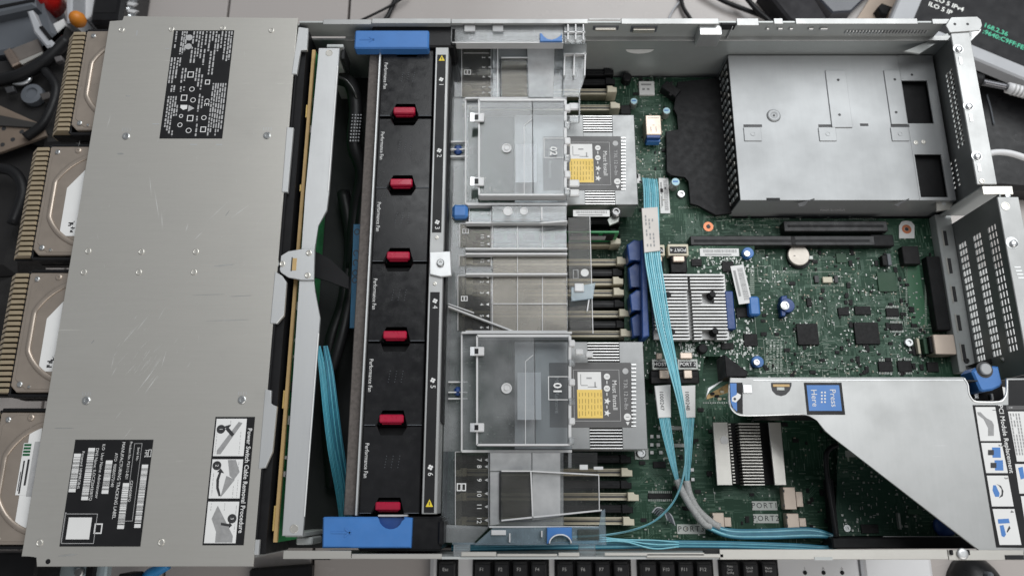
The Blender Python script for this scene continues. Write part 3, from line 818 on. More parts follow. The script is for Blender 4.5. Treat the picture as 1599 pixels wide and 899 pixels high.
h2 = prism('lift_handle', [(504, 808), (506, 806.5)] + [(589, 806.5)] + [(610-21*math.cos(R(a)), 806.5+21.5*math.sin(R(a))) for a in range(9, 180, 19)] + [(631, 806.5), (643.5, 808), (641.5, 855), (503, 855)], 74, 85, BLUE, fc, 1.0)
h2['label'] = 'bright blue handle with a half-round finger hole, beside fan six'
pbox('finger_hole', 588, 807, 632, 830, 79.2, 80.4, BLUE_D, h2, .2)
pbox('handle_edge', 590, 803, 636, 806.2, 76, 83, PRINT_G, fc, .4)
for h, px, py, s in ((h1, 574, 62, 1), (h2, 534, 831, 1.15)):
    x, y, z = at(px, py, 85)
    for q in ((-6, -1, 0, 1), ):
        bmx = bmesh.new()
        bm_box(bmx, -7*s, -.55*s, 0, 3*s, .55*s, .35)
        bm_box(bmx, -.5*s, -.5*s, 0, 5*s, .5*s, .4, Matrix.Translation((2*s, 2.2*s, 0)) @ Matrix.Rotation(R(-38), 4, 'Z'))
        bm_box(bmx, -.5*s, -.5*s, 0, 5*s, .5*s, .4, Matrix.Translation((2*s, -2.2*s, 0)) @ Matrix.Rotation(R(38), 4, 'Z'))
        from_bm('arrow_emboss', bmx, BLUE, h, (x, y, 85))

FANTOP = mat('glossy_black_fan_plastic', (.010, .010, .011), .22, 0, .3, 50, .06, 900, .45)
# ================================================================ six hot-plug fans
yb = [UY(p, 76) for p in (181, 293.5, 408, 532.5, 664, 801.5)]
pitch = (yb[0]-yb[5])/5
def fan(label, y0):
    """y0: near end of the fan"""
    w = xf1-xf0-1.2; d = pitch-.9
    xc = (xf0+xf1)/2
    t = thing('cooling_fan', label, 'fan', (xc, y0+d/2, 3), 'row of six fans')
    x0, x1, y1 = xc-w/2, xc+w/2, y0+d
    box('housing', x0, y0, 3, x1, y1, 64, BLACK_M, t, .5)
    a = -1.5
    top = prism('top_cover', [(x0, y0), (xc-11.5+a, y0), (xc-10+a, y0+3), (xc-7.5+a, y0+12.5), (xc+10+a, y0+12.5), (xc+12+a, y0+5), (xc+12+a, y0), (x1, y0),
                        (x1, y1), (xc+12+a, y1), (xc+9.5+a, y1-8), (xc-8.5+a, y1-8), (xc-11+a, y1), (x0, y1)], 64.2, 75.6, FANTOP, t, .9, False)
    tb = box('release_tab', xc-9.2+a, y0+2.2, 70.5, xc+9.4+a, y0+8.4, 76.6, RED, t, .9); box('tab_lever', xc-8+a, y0+4, 64.2, xc+8+a, y0+10, 70.4, BLACK, t, .4)
    box('tab_ridge', xc-7.5+a, y0+1.2, 70.5, xc+7.6+a, y0+2.2, 73.5, RED, tb, .3)
    box('tab_slot', xc-10.6+a, y0+.5, 64.2, xc-9.6+a, y0+8, 70, BLACK, t, .2)
    marks('edge_glint', [(x0+.6, y0+.25, xc-12+a, y0+.7), (xc+12.5+a, y0+.25, x1-.6, y0+.7)], 75.7, GREYPL, top, False)  # grey lines paint the highlight of the chamfered fan edges
    text('lettering', 'Performance Fan', 0, 0, 0, 4.3, PRINT, top, -90, loc=(x0+3.6, y0+d*.60, 75.75), sx=.88)
    for i in range(3):
        for j in range(5): lathe('vent_pip', [(.32, 0), (.25, .25), (.05, .3)], GREYPL, top, (xc-4+i*5+j*.3-1, y0+d*.52+j*2.1, 75.6), 6)
    return t
nm = ('first', 'second', 'third', 'fourth', 'fifth', 'sixth')
for i in range(6):
    fan('black fan with crimson release tab, %s of the six, beside rail number %d' % (nm[i], i+1), yb[i])

# ================================================================ motherboard
ZB = 6
mb = thing('motherboard', 'large green server motherboard covering the chassis floor right of the fans', 'motherboard', (150, 150, 2))
prism('board', [(-54, -33), (392, -33), (392, 252), (196, 252), (196, 398), (-54, 398)], 2, ZB, PCB, mb, 0, False)
for px, py in ((1001, 707),): lathe('standoff', [(3, 0), (3, -.01+1), (2, 1.5)], STEEL_S, mb, at(px, py, ZB), 12)
# memory sockets, one by one
def socket(py, tan, x0p=720, x1p=972):
    y = UY(py, 18)
    x0, x1 = UX(x0p, py, 18), UX(x1p, py, 18)
    s = box('memory_socket', x0+6, y-3.1, ZB, x1-5, y+3.1, 17, SLOT if tan else BLACK_M, mb, .4)
    box('socket_groove', x0+8, y-.7, 17, x1-7, y+.7, 17.3, INK if tan else BLACK, s, 0)
    if tan:
        for k in (-2.4, 2.4): box('socket_ridge', x0+8, y+k-.35, 17, x1-7, y+k+.35, 18.0, BEIGE, s, .1)
    for e, sg in ((x0, 1), (x1, -1)):
        l = prism('socket_latch', [(e, y-3.4), (e+sg*9, y-3.4), (e+sg*9, y+3.4), (e+sg*4, y+3.4), (e+sg*4, y+1.6), (e, y+1.6)], ZB, 23 if tan else 19, BEIGE if tan else BLACK_M, s, .5, False)
    return s
for py, tan, e in ((80, 0, 955), (96, 0, 955), (112, 0, 958), (127, 0, 960), (143, 1, 962), (168, 1, 967), (345, 0, 968), (363, 0, 968), (378, 1, 968), (409, 1, 978), (425, 0, 972), (440, 1, 972), (457, 1, 973), (474, 0, 975),
                   (490, 1, 982), (506, 0, 978), (521, 1, 984), (716, 0, 985), (737, 1, 986), (756, 0, 986), (775, 1, 996), (794, 0, 988), (813, 1, 989)):
    socket(py, tan, 722 if py < 600 else 712, e)
dm = thing('memory_module', 'green memory module standing in a socket at the upper middle of the board', 'memory module', at(850, 363, 18))
yD = UY(363, 40)
box('module_board', UX(730, 363, 40), yD-.7, 14, UX(966, 363, 40), yD+.7, 42, mat('module_green', (.02, .22, .07), .4), dm, .1)
for k in range(9): box('memory_chip', UX(742+k*25, 363, 40), yD-1.9, 24, UX(760+k*25, 363, 40), yD-.71, 39, CHIP, dm, .1)
lb = box('module_label', UX(890, 367, 30), yD-2.3, 27, UX(945, 367, 30), yD-1.95, 36, PRINT_G, dm, 0)

def part(name, px0, py0, px1, py1, h, m, bev=.3, parent=None, rz=0, zb=ZB):
    return pbox(name, px0, py0, px1, py1, zb, zb+h, m, parent or mb, bev, rz)
def chip(px0, py0, px1, py1, h=1.6, m=CHIP, pins='', n=10):
    c = part('chip', px0, py0, px1, py1, h, m)
    if pins:
        Q = []
        if 'h' in pins:
            for k in range(n):
                x = px0+(px1-px0)*(k+.2)/n
                Q += [(x, py0-4, x+(px1-px0)/n*.5, py0-.5), (x, py1+.5, x+(px1-px0)/n*.5, py1+4)]
        if 'v' in pins:
            for k in range(n):
                y = py0+(py1-py0)*(k+.2)/n
                Q += [(px0-4, y, px0-.5, y+(py1-py0)/n*.5), (px1+.5, y, px1+4, y+(py1-py0)/n*.5)]
        o = marks('chip_pins', Q, ZB+.35, TIN, c); o['kind'] = 'stuff'
    return c
for a in ((1245, 505, 1278, 538), (1335, 503, 1373, 537)): chip(*a, 2.2)
for a in ((1163, 521, 1183, 539), (1335, 478, 1360, 491), (1309, 480, 1326, 492), (1260, 465, 1268, 478)): chip(*a)
chip(1371, 425, 1400, 455, 1.5, CHIP_G); chip(1306, 395, 1322, 410, 1.5, CHIP_G)
for a in ((1152, 480, 1170, 495), (1372, 564, 1394, 580), (1402, 563, 1424, 580), (1390, 505, 1410, 515), (1384, 481, 1404, 494)): chip(*a, 1.5, CHIP, 'h', 9)
for a in ((1448, 565, 1466, 580), (1104, 735, 1112, 743), (1020, 720, 1040, 730), (1285, 345, 1302, 355)): chip(*a)
for a in ((1012, 770, 1050, 778),): chip(*a, 1.5, CHIP, 'h', 12)
# bare green field and its solder rows
part('bare_field', 1418, 415, 1442, 508, .3, PCB_G, 0)
o = marks('solder_row', [(1414, 416+k*3.2, 1417, 417.6+k*3.2) for k in range(29)]+[(1444, 416+k*3.2, 1447, 417.6+k*3.2) for k in range(29)], ZB+.3, SILK, mb); o['kind'] = 'stuff'
o = marks('solder_row', [(1158+k*4.2, 383.5, 1159.8+k*4.2, 385.5) for k in range(52)], ZB+.4, TIN, mb); o['kind'] = 'stuff'
o = marks('solder_row', [(1098+k*3.6, 627.5, 1099.8+k*3.6, 629.5) for k in range(12)], ZB+.4, TIN, mb); o['kind'] = 'stuff'
# long expansion slots
s1 = part('expansion_slot', 1078, 368, 1366, 383, 11, BLACK, .6); part('slot_groove', 1084, 374, 1358, 377.5, .25, BLACK_M, 0, s1, 0, ZB+11); part('slot_key', 1236, 369, 1242, 382, .4, CHIP, .1, s1, 0, ZB+11)
s2 = part('expansion_slot', 1224, 345, 1386, 361, 11, BLACK, .6); part('slot_groove', 1230, 351, 1380, 354.5, .25, BLACK_M, 0, s2, 0, ZB+11)
part('slot_lever', 1360, 366, 1396, 384, 8, BLACK_M, .8)
# mounting holes
def ring(px, py, r, m1, m2):
    o = lathe('mounting_hole', [(r, 0), (r, .35), (r*.45, .35), (r*.4, .12), (.05, .12)], m1, mb, at(px, py, ZB), 18)
    lathe('hole_centre', [(r*.42, .2), (r*.42, .4), (.05, .4)], INK, o, at(px, py, ZB), 10)
ring(1106, 354, 4.6, COPPER, INK); 
prism('hole_pad', [(1404, 372), (1404, 352), (1408, 346), (1415, 344.5), (1423, 346), (1428, 352), (1428, 372)], ZB, ZB+.3, PAPER, mb, 0)
ring(1415.5, 358, 4.4, COPPER, INK)
screw('board_screw', 1418, 535, ZB, 4.2, STEEL_S, mb, 2.2); screw('board_screw', 1001, 707, ZB+1, 4.2, STEEL_S, mb, 2.2); screw('board_screw', 1063, 304, ZB, 4.0, STEEL_S, mb, 2.4)
part('screw_pad', 991, 699, 1013, 717, 1, TIN, .2)
# round silver capacitors with pale blue tops
for px, py, z, r in ((990, 158, 16, 3.6), (1041, 173, 16, 3.7), (1055, 284, 18, 4.1)):
    x, y = U(px, py, z)
    c = lathe('capacitor', [(r, 0), (r, z-ZB-.6), (r-.5, z-ZB), (.05, z-ZB)], TIN, mb, (x, y, ZB), 18)
    lathe('capacitor_top', [(r-.5, 0), (r-.5, .1), (.05, .1)], mat('pale_blue_top', (.40, .62, .70), .5), c, (x, y, z), 14)
    marks('capacitor_stripe', [(x-r*.6, y-r*.1, x+r*.5, y+r*.25)], z+.2, BLUE_INK, c, False)
lathe('coil', [(4.6, 0), (4.6, 9), (3.5, 10), (.05, 10)], BLACK_M, mb, at(977, 128, ZB), 16); part('inductor', 969, 164, 985, 178, 6, CHIP, .6)
# front USB port and card slot
us = part('usb_port', 1008.5, 180, 1032.5, 210, 17, PINKTAN, .6)
for k in range(2): pbox('usb_tongue', 1010, 211+k*6, 1031, 215+k*6, ZB+3, ZB+16-k*5, BLUE_D if k == 0 else BLUE, us, .3)
marks('stamp', [(1016, 198, 1017, 206), (1024, 198, 1025, 206), (1019, 195, 1022, 196), (1012, 184, 1029, 184.8)], ZB+17.1, INK_G, us)
cs = part('card_slot', 998, 127, 1022, 148, 3, PAPER, .3); marks('stamp', [(1001, 131, 1017, 133.5), (1003, 138, 1007, 141), (1010, 138, 1014, 141)], ZB+3.1, INK_G, cs)
pc = box('power_connector', -15, -7, 0, 15, 7, 1, BLACK, None, .6, 0)
bpy.data.objects.remove(pc)
x, y = U(1047, 141, 14)
pc = box('power_connector', x-8.5, y-4.5, ZB, x+8.5, y+4.5, 17, BLACK, mb, .6, R(-40))
for i in range(4):
    for j in range(2):
        q = Matrix.Rotation(R(-40), 3, 'Z') @ Vector((-6+i*4, -2+j*4, 0))
        box('connector_hole', x+q.x-1.3, y+q.y-1.3, 17, x+q.x+1.3, y+q.y+1.3, 17.15, CHIP, pc, 0)
# labels on the board
def sticker(name, px0, py0, px1, py1, z, parent, rz=0, lines=2, vertical=False, m=PAPER):
    s = pbox(name, px0, py0, px1, py1, z, z+.25, m, parent, 0, R(rz))
    Q = []
    cx, cy = U((px0+px1)/2, (py0+py1)/2, z)
    w = abs(UX(px1, py0, z)-UX(px0, py0, z)); h = abs(UY(py1, z)-UY(py0, z))
    if vertical: w, h = h, w
    u = -w*.42
    while u < w*.42:
        l = random.choice((.25, .4, .7)); Q.append((u, -h*.05, u+l, h*.36)); u += l+random.choice((.3, .45))
    Q.append((-w*.38, -h*.38, w*.3, -h*.2))
    bm = bmesh.new()
    for a, b, c, d in Q:
        vv = [(a, b), (c, b), (c, d), (a, d)]
        if vertical: vv = [(q, -p) for p, q in vv]
        f = bm.faces.new([bm.verts.new((p, q, 0)) for p, q in vv])
        f.normal_update()
        if f.normal.z < 0: f.normal_flip()
    k = from_bm('barcode', bm, INK_G, s, (cx, cy, z+.33))
    return s
sticker('board_label', 1030, 278, 1045, 333, ZB+.1, mb, 0, 2, True); sticker('board_label', 1009, 300, 1024, 360, ZB+.6, mb, 0, 2, True)
part('silk_patch', 990, 272, 1000, 286, .2, PAPER, 0)
# battery
bt = thing('coin_battery', 'round silver coin battery in the middle of the green board', 'battery', at(1244, 401, ZB))
lathe('cell', [(9.6, 2.2), (9.8, 2.6), (9.8, 5.0), (9.2, 5.6), (.05, 5.6)], mat('battery_steel', (.47, .43, .38), .4, .4), bt, at(1244, 401, ZB), 28)
lathe('holder', [(11, 0), (11, 2.1), (.05, 2.1)], BLACK_M, bt, at(1246, 402, ZB), 20); part('contact', 1259, 399, 1270, 405, 4, TIN, .4, bt)
x, y = U(1244, 401, ZB+5.7)
marks('stamp', [(x-2.6, y+.8, x-.9, y+1.4)], ZB+5.75, INK, bt, False)
# power jack block, silk frames
part('jumper_block', 1285, 432, 1300, 441, 3, BEIGE, .4); part('jumper_block', 1272, 430, 1279, 441, 2, INK, .3); part('jumper_block', 1303, 430, 1309, 441, 2, INK, .3)
def silk_frame(a, b, c, d, t=.35):
    ym = (b+d)/2; z = ZB+.3
    marks('silkscreen_frame', frame_quads(UX(a, ym, z), UY(d, z), UX(c, ym, z), UY(b, z), t), z, SILK, mb, False)
for f in ((1266, 424, 1313, 446), (994, 266, 1025, 312), (1102, 318, 1135, 331), (1150, 345, 1176, 352), (1180, 390, 1194, 396), (1183, 415, 1206, 440), (1143, 386, 1178, 580), (1194, 530, 1228, 582), (1406, 412, 1450, 512)): silk_frame(*f)
for st_, px, py, sz, rot in (('SYSTEM BATTERY', 1227, 425, 3.0, 0), ('ALL TERTIARY RISER', 1213, 342, 2.6, 0), ('NEMA 1PNS NP', 1118, 339, 2.8, 0), ('(C) 2016-2017 HPE', 1078, 324, 2.8, 0), ('SAS ACCESS', 1272, 571, 2.6, 0), ('UID BTN', 1024, 246, 2.6, -90), ('ILM BLK', 1300, 428, 2.0, 0), ('PRIMARY PCI SCREEN', 1345, 342, 2.4, 0)):
    text('silkscreen_lettering', st_, px, py, ZB+.3, sz, SILK, mb, rot)
Q = []
for i in range(5):
    for j in range(20):
        if random.random() < .85: Q.append((1196+i*5.5, 533+j*2.4, 1196+i*5.5+random.uniform(2.5, 4.8), 534.4+j*2.4))
o = marks('silkscreen_table', Q, ZB+.3, SILK, mb); o['kind'] = 'stuff'
# rear network jacks etc.
part('network_jack', 1459, 522, 1492, 553, 13, PINKTAN, .6); part('jack_block', 1452, 525, 1459, 550, 10, BLACK_M, .4); part('rear_header', 1433, 528, 1437, 552, 5, BEIGE, .3); part('rear_header', 1443, 528, 1450, 552, 6, CHIP_G, .3)
part('rear_block', 1410, 384, 1436, 412, 8, CHIP, .5); part('rear_block', 1378, 398, 1388, 414, 6, CHIP, .4); part('rear_block', 1386, 396, 1392, 414, 7, GREYPL, .4); part('rear_connector', 1455, 400, 1476, 515, 9, BLACK_M, .5)
# tinned cable sockets on the board's near side, with their white silk names
for a, b, c, d in ((1224, 760, 1243, 795), (1229, 801, 1248, 826), (1113, 800, 1131, 826)):
    s = part('cable_socket', a, b, c, d, 9, PINKTAN, .4); part('socket_collar', c, b+7, c+11, d-4, 6, PINKTAN, .4, s)
    part('socket_slit', a-1.5, b+4, a+1, b+8, .3, INK, 0, s, 0, ZB+9); part('socket_slit', a-1, d-8, a+1.5, d-4, .3, INK, 0, s, 0, ZB+9)
for s_, a, b, c, d in (('PORT1', 1174.5, 782, 1213.5, 796), ('PORT2', 1176.5, 802, 1215.5, 816), ('PORT3', 1057.5, 818, 1101, 833)):
    p = part('port_name', a, b, c, d, .25, mat('faded_white', (.58, .60, .56), .6), 0)
    text('lettering', s_, (a+c)/2, (b+d)/2, ZB+.4, 6.2, INK, p, 0, spacing=1.25)
# flat gold caps near the cable
for k in range(10):
    part('terminal', random.choice((1018, 1029, 1046, 1080)) + random.uniform(-4, 4), 665+k*9, 1024+random.uniform(0, 8)+random.choice((0, 20, 52)), 671+k*9, 1.5, TIN, .2) if k in (0, 3) else None
for px, py in ((1018, 681), (1028, 681), (1018, 694), (1028, 694), (1018, 706), (1032, 706), (1081, 733), (1082, 748), (1050, 667)):
    part('terminal', px-2.6, py-2.6, px+2.6, py+2.6, 1.4, PAPER, .2)
# uncountable small surface-mount pieces
def scatter(name, regs, m, sizes, h):
    bm = bmesh.new()
    o0 = at(1200, 450, ZB)
    for (a, b, c, d), n in regs:
        for _ in range(n):
            px, py = random.uniform(a, c), random.uniform(b, d)
            x, y = U(px, py, ZB)
            w, l = random.choice(sizes)
            if random.random() < .5: w, l = l, w
            bm_box(bm, x-w/2-o0[0], y-l/2-o0[1], 0, x+w/2-o0[0], y+l/2-o0[1], random.uniform(.5, 1)*h)
    o = from_bm(name, bm, m, mb, o0); o['kind'] = 'stuff'
A, B_, C_, D_ = (1180, 392, 1460, 585), (990, 120, 1040, 330), (1000, 560, 1320, 850), (1040, 335, 1400, 420)
scatter('surface_resistors', [(A, 190), (B_, 50), (C_, 170), (D_, 30), ((1320, 440, 1450, 585), 100), ((1150, 410, 1230, 470), 25), ((1200, 470, 1330, 585), 60)], TIN, [(.8, 1.4), (1, 1.8), (.6, 1)], .8)
scatter('surface_chips', [(A, 90), (B_, 24), (C_, 90), ((1320, 440, 1450, 585), 50)], CHIP, [(1.5, 2.5), (2.5, 3.5), (1.2, 1.2), (3, 5)], 1.4)
scatter('surface_capacitors', [(A, 120), (B_, 30), (C_, 60), (D_, 20)], mat('dull_capacitors', (.34, .31, .24), .5), [(.7, 1.3), (1, 1.8)], .9)
scatter('solder_pads', [(A, 260), (B_, 80), (C_, 110), (D_, 70), ((1200, 470, 1330, 585), 120)], SILK, [(.35, 2.2), (.3, 4), (.4, .9), (.3, 3), (.25, 6), (.25, 8)], .25)

# bundles of parallel copper traces under the solder mask
TRC = mat('copper_traces', (.055, .125, .080), .45, 0, .15, 60)
bm = bmesh.new()
o0 = at(1200, 450, ZB+.03)
def seg(x0, y0, x1, y1, w):
    d = Vector((x1-x0, y1-y0, 0)).normalized(); n_ = Vector((-d.y, d.x, 0))*w/2
    a, b = Vector((x0-o0[0], y0-o0[1], 0)), Vector((x1-o0[0], y1-o0[1], 0))
    bm.faces.new([bm.verts.new(p) for p in (a-n_, b-n_, b+n_, a+n_)])
for _ in range(150):
    a, b, c, d = random.choice((A, A, A, B_, C_, C_, D_, (1050, 330, 1240, 400), (1320, 400, 1460, 585)))
    x, y = U(random.uniform(a, c), random.uniform(b, d), ZB)
    ang = R(random.choice((0, 90, 180, 270))); L1, L2 = random.uniform(6, 26), random.uniform(3, 9); turn = random.choice((R(45), R(-45)))
    d1, d2 = Vector((math.cos(ang), math.sin(ang))), Vector((math.cos(ang+turn), math.sin(ang+turn)))
    nn = Vector((-d1.y, d1.x))
    for k in range(random.randint(3, 9)):
        p = Vector((x, y))+nn*k*.95+d1*random.uniform(-.6, .6); q = p+d1*(L1+k*.39*(1 if turn > 0 else -1)*-1); r_ = q+d2*L2; t_ = r_+d1*random.uniform(4, 12)
        seg(*p, *q, .34); seg(*q, *r_, .34); seg(*r_, *t_, .34)
for f in bm.faces:
    f.normal_update()
    if f.normal.z < 0: f.normal_flip()
o = from_bm('copper_traces', bm, TRC, mb, o0); o['kind'] = 'stuff'

# ================================================================ processor heatsinks
HSL = mat('heatsink_label', (.085, .083, .083), .45, 0, .1)
def heatsink(label, x0, y0, x1, y1, k):
    zt = 45
    t = thing('processor_heatsink', label, 'heatsink', ((x0+x1)/2, (y0+y1)/2, ZB), 'processor heatsinks')
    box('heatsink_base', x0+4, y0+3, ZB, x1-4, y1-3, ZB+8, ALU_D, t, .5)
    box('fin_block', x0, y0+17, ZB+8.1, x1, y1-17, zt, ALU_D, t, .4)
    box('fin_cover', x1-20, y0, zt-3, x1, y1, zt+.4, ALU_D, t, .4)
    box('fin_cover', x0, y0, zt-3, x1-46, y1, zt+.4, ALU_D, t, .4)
    for sgn, yy in ((1, y0), (-1, y1)):
        for i in range(7):
            y = yy+sgn*(1+i*2.4)
            box('fin', x0+1, y-.4, ZB+8.1, x1-1, y+.4, zt, ALU, t, 0)
    def C(x, y): return (x, y) if k == 0 else (901+(x-889)*1.05, 608+(y-248)*1.2)
    s = 1 if k == 0 else 1.02
    a, b = C(848, 213); c, d = C(971, 297)
    lb = pbox('torque_label', a, b, c, d, zt+.5, zt+.8, HSL, t, 0)
    z = zt+.9
    def mk(nm, x0, y0, x1, y1, m, dz=0): 
        p = C(x0, y0); q = C(x1, y1); return marks(nm, [(p[0], p[1], q[0], q[1])], z+dz, m, lb)
    mk('white_panel', 890, 225, 925, 248, PRINT); mk('yellow_panel', 889.5, 248, 927, 285, YELLOW)
    p0, p1 = C(884, 222), C(953, 289)
    ym = (p0[1]+p1[1])/2
    marks('print_frame', frame_quads(UX(p0[0], ym, z), UY(p1[1], z), UX(p1[0], ym, z), UY(p0[1], z), .35), z, PRINT_G, lb, False)
    ln = [(892+i*4.6, 252+j*8, 893.1+i*4.6, 252+j*8+random.uniform(3.5, 7)) for i in range(8) for j in range(4)]
    marks('fine_print', [(*C(q[0], q[1]), *C(q[2], q[3])) for q in ln], z+.1, mat('brown_ink', (.38, .26, .06), .6), lb)
    ln = [(894, 228, 895, 242), (895, 242, 905, 243), (903, 232, 911, 234), (915, 238, 917, 245), (905, 244, 919, 245)]
    marks('drawing', [(*C(q[0], q[1]), *C(q[2], q[3])) for q in ln], z+.1, INK_G, lb)
    for i, yy in enumerate((231, 246.5)):
        q = C(933.5, yy)
        dsk = lathe('number_disc', [(2.5*s, 0), (2.5*s, .1), (.05, .1)], PRINT, lb, at(*q, z), 16)
        text('lettering', str(i+1), *q, z+.2, 3.4, HSL, lb)
    for yy in (263, 278.5):
        q = at(*C(934, yy), z)
        bm = bmesh.new()
        bm.faces.new([bm.verts.new(((2.9 if j % 2 == 0 else 1.25)*s*math.cos(R(36*j)), (2.9 if j % 2 == 0 else 1.25)*s*math.sin(R(36*j)), .05)) for j in range(10)])
        from_bm('star', bm, PRINT, lb, q)
    marks('dash', [(*C(932.8, y), *C(934.2, y+4)) for y in (236.5, 252, 268.5)], z, PRINT, lb)
    text('lettering', 'Must Install', *C(945, 255), z, 5.2*s, PRINT, lb); text('lettering', 'T30, 12 in-lbs', *C(961.5, 254), z, 4.4*s, PRINT_G, lb)
    text('lettering', 'Must Remove', *C(859, 255), z, 5.2*s, PRINT_G, lb)
    q = C(961, 224); lathe('print_ring', [(2.5, 0), (2.5, .05), (1.9, .05), (1.8, .01)], PRINT_G, lb, at(*q, z), 14)
    q = C(964, 283.5); lathe('number_disc', [(2.9, 0), (2.9, .1), (.05, .1)], PRINT, lb, at(*q, z), 16); text('lettering', '1', *q, z+.2, 4, HSL, lb)
    q = at(*C(964.5, 292), z); bm = bmesh.new(); bm.faces.new([bm.verts.new(p) for p in ((-1.6, 1.3, 0), (0, -1.6, 0), (1.6, 1.3, 0))][::-1]); from_bm('arrow', bm, PRINT, lb, q)
    for i in range(17):
        y = 214.5+i*5
        p = C(970, y); q = C(977+(0), y+1.7)
        pbox('fin_comb', p[0], p[1], q[0], q[1], zt+.2, zt+1.3, ALU, t, 0)
    return t
heatsink('silver heatsink with dark torque label, upper one, beside the teal ribbon cable', 2, 250, 110, 336.5, 0)
heatsink('silver heatsink with dark torque label, lower one, under the lower clear hood', 2, 41, 108.5, 128.5, 1)
for py, lab_ in ((255, 'blurred white sticker glimpsed under the upper clear hood'), (618, 'blurred white sticker glimpsed under the lower clear hood')):
    k = pbox('cover_sticker', 805, py-30, 838, py+30, 58.6, 58.9, WHITE, None, 0) if py < 400 else pbox('cover_sticker', 808, py-37, 845, py+37, 58.6, 58.9, WHITE, None, 0)
    tag(k, lab_, 'sticker')

# ================================================================ clear air baffle over the memory and processors
bf = thing('air_baffle', 'clear plastic air baffle spanning the board between fans and heatsinks', 'air baffle', (0, 185, 20))
ZS = 50
CLEAR_H = clear_mat('hood_polycarbonate', .12, rough=.09, streak=.9, milkcol=(.95, .96, .97))
def sheet(name, px0, py0, px1, py1, z, m=CLEAR, th=1.4, parent=None, bev=.3): return pbox(name, px0, py0, px1, py1, z-th, z, m, parent or bf, bev)
def rib(px0, py0, px1, py1, z, h=8, w=1.0, m=CLEAR_E, parent=None):
    """thin upright wall between two photo points at height z"""
    a, b = Vector(U(px0, py0, z)), Vector(U(px1, py1, z))
    d = b-a
    bm = bmesh.new()
    bm_box(bm, 0, -w/2, 0, d.length, w/2, h)
    return from_bm('rib', bm, m, parent or bf, (a.x, a.y, z-h), math.atan2(d.y, d.x))
# base web: left column, cross strips
sheet('left_web', 697, 152, 726, 818, ZS, CLEAR_M)
sheet('far_web', 706, 67, 880, 152, ZS, CLEAR)
sheet('middle_web', 727, 319, 886, 517, ZS, CLEAR)
sheet('near_web', 690, 704, 880, 824, ZS, CLEAR)
# flanges hooked over the chassis walls
sheet('wall_flange', 704, 37, 880, 66, 82, CLEAR_M, 1.6)
for a in (731, 775): sheet('flange_boss', a-6, 37, a+11, 49, 84.5, CLEAR_F, 2)
rib(706, 66.5, 880, 66.5, 82, 9); rib(704, 37, 880, 37, 83, 4)
prism('wall_flange', [(741, 849), (769, 824), (936, 822), (939, 797), (945, 794), (947, 849)], 66, 68, CLEAR_B, bf, .4)
prism('wall_flange', [(688, 846), (690, 818), (765, 822), (738, 849)], 58, 59.5, CLEAR_M, bf, .4)
rib(741, 849, 947, 849, 70, 7, 1.2, CLEAR_B); rib(706, 848, 742, 848, 70, 6, 1.2, CLEAR_B)
for a in (712, 908): sheet('flange_hook', a-4, 850, a+22, 868, 80, CLEAR_M, 6)
sheet('flange_window', 767, 827, 790, 835, 69.2, CLEAR_E, .8); sheet('flange_window', 902, 826, 936, 842, 69.2, SMOKE, .8); rib(796, 832, 796, 846, 71, 4); rib(846, 828, 846, 838, 71, 4)
# blue press points
b1 = prism('press_latch', [(843, 52), (846, 52), (849, 58), (855, 62), (862, 63), (869, 61), (875, 57), (877, 52), (878, 64.5), (843, 64.5)], 79, 84, BLUE, bf, .4); b1['label'] = 'blue latch cut out in a half circle'
b2 = prism('press_latch', [(854, 823), (893, 823), (893, 848), (889, 842), (884, 837), (876, 834), (868, 835), (861, 840), (857, 848), (854, 849)], 66, 71, BLUE, bf, .4)
b3 = pbox('press_latch', 706, 318.5, 730.5, 339.5, 50, 58, BLUE, bf, 2.2)
tube('latch_loop', [(*U(858+17*(1-math.cos(R(a))), 848-14*math.sin(R(a)), 72), 72) for a in range(0, 181, 15)], .7, CLEAR_E, bf, 6, 2)
for py in (232, 610): pbox('peg', 709, py-7, 721, py+7, 40, 54, BLUE_D, bf, 2)
for py in (221, 233, 244, 596, 612, 622): rib(700, py, 730, py, 54, 3)
# tinted windows with slot numbers
def window(px0, py0, px1, py1, m=SMOKE, z=ZS+.6):
    w = sheet('number_window', px0, py0, px1, py1, z, m, .5)
    rib(px0, py0, px1, py0, z+.4, 1.2, .5); rib(px0, py0, px0, py1, z+.4, 1.2, .5); rib(px1, py0, px1, py1, z+.4, 1.2, .7)
    return w
def numerals(w, rows, x, dx, size, z=ZS+1.0):
    for n, py in rows:
        text('slot_number', str(n), x, py, z, size, PRINT, w, -90)
        q = at(x+dx, py, z)
        bm = bmesh.new(); bm.faces.new([bm.verts.new(p) for p in ((1.3, -1.3, 0), (1.3, 1.3, 0), (-1.2, 0, 0))]); from_bm('arrow', bm, PRINT, w, q)
def icon(w, px, py, s=1.0, z=ZS+1.0):
    x, y, _ = at(px, py, z)
    Q = frame_quads(x-3.2*s, y-2.6*s, x+.1, y+2.6*s, .75*s)+frame_quads(x-.1, y-2.6*s, x+3.2*s, y+2.6*s, .75*s)
    marks('module_symbol', Q, z, PRINT, w, False)
w = window(721, 68, 767, 151); numerals(w, ((1, 75), (2, 90), (3, 105), (4, 120), (5, 136), (6, 145)), 755, 9, 4.2); icon(w, 730, 113)
rib(724, 83, 764, 83, ZS+1, 1, .4)
w = window(733, 320, 767, 346, CLEAR); numerals(w, ((8, 334),), 753, 9, 4)
w = window(718, 349, 767, 386); numerals(w, ((9, 352), (10, 369), (11, 381)), 753, 9, 4.6); icon(w, 727, 361, .85)
w = window(717, 399, 767, 415, SMOKE); numerals(w, ((12, 407),), 753, 9, 4.4)
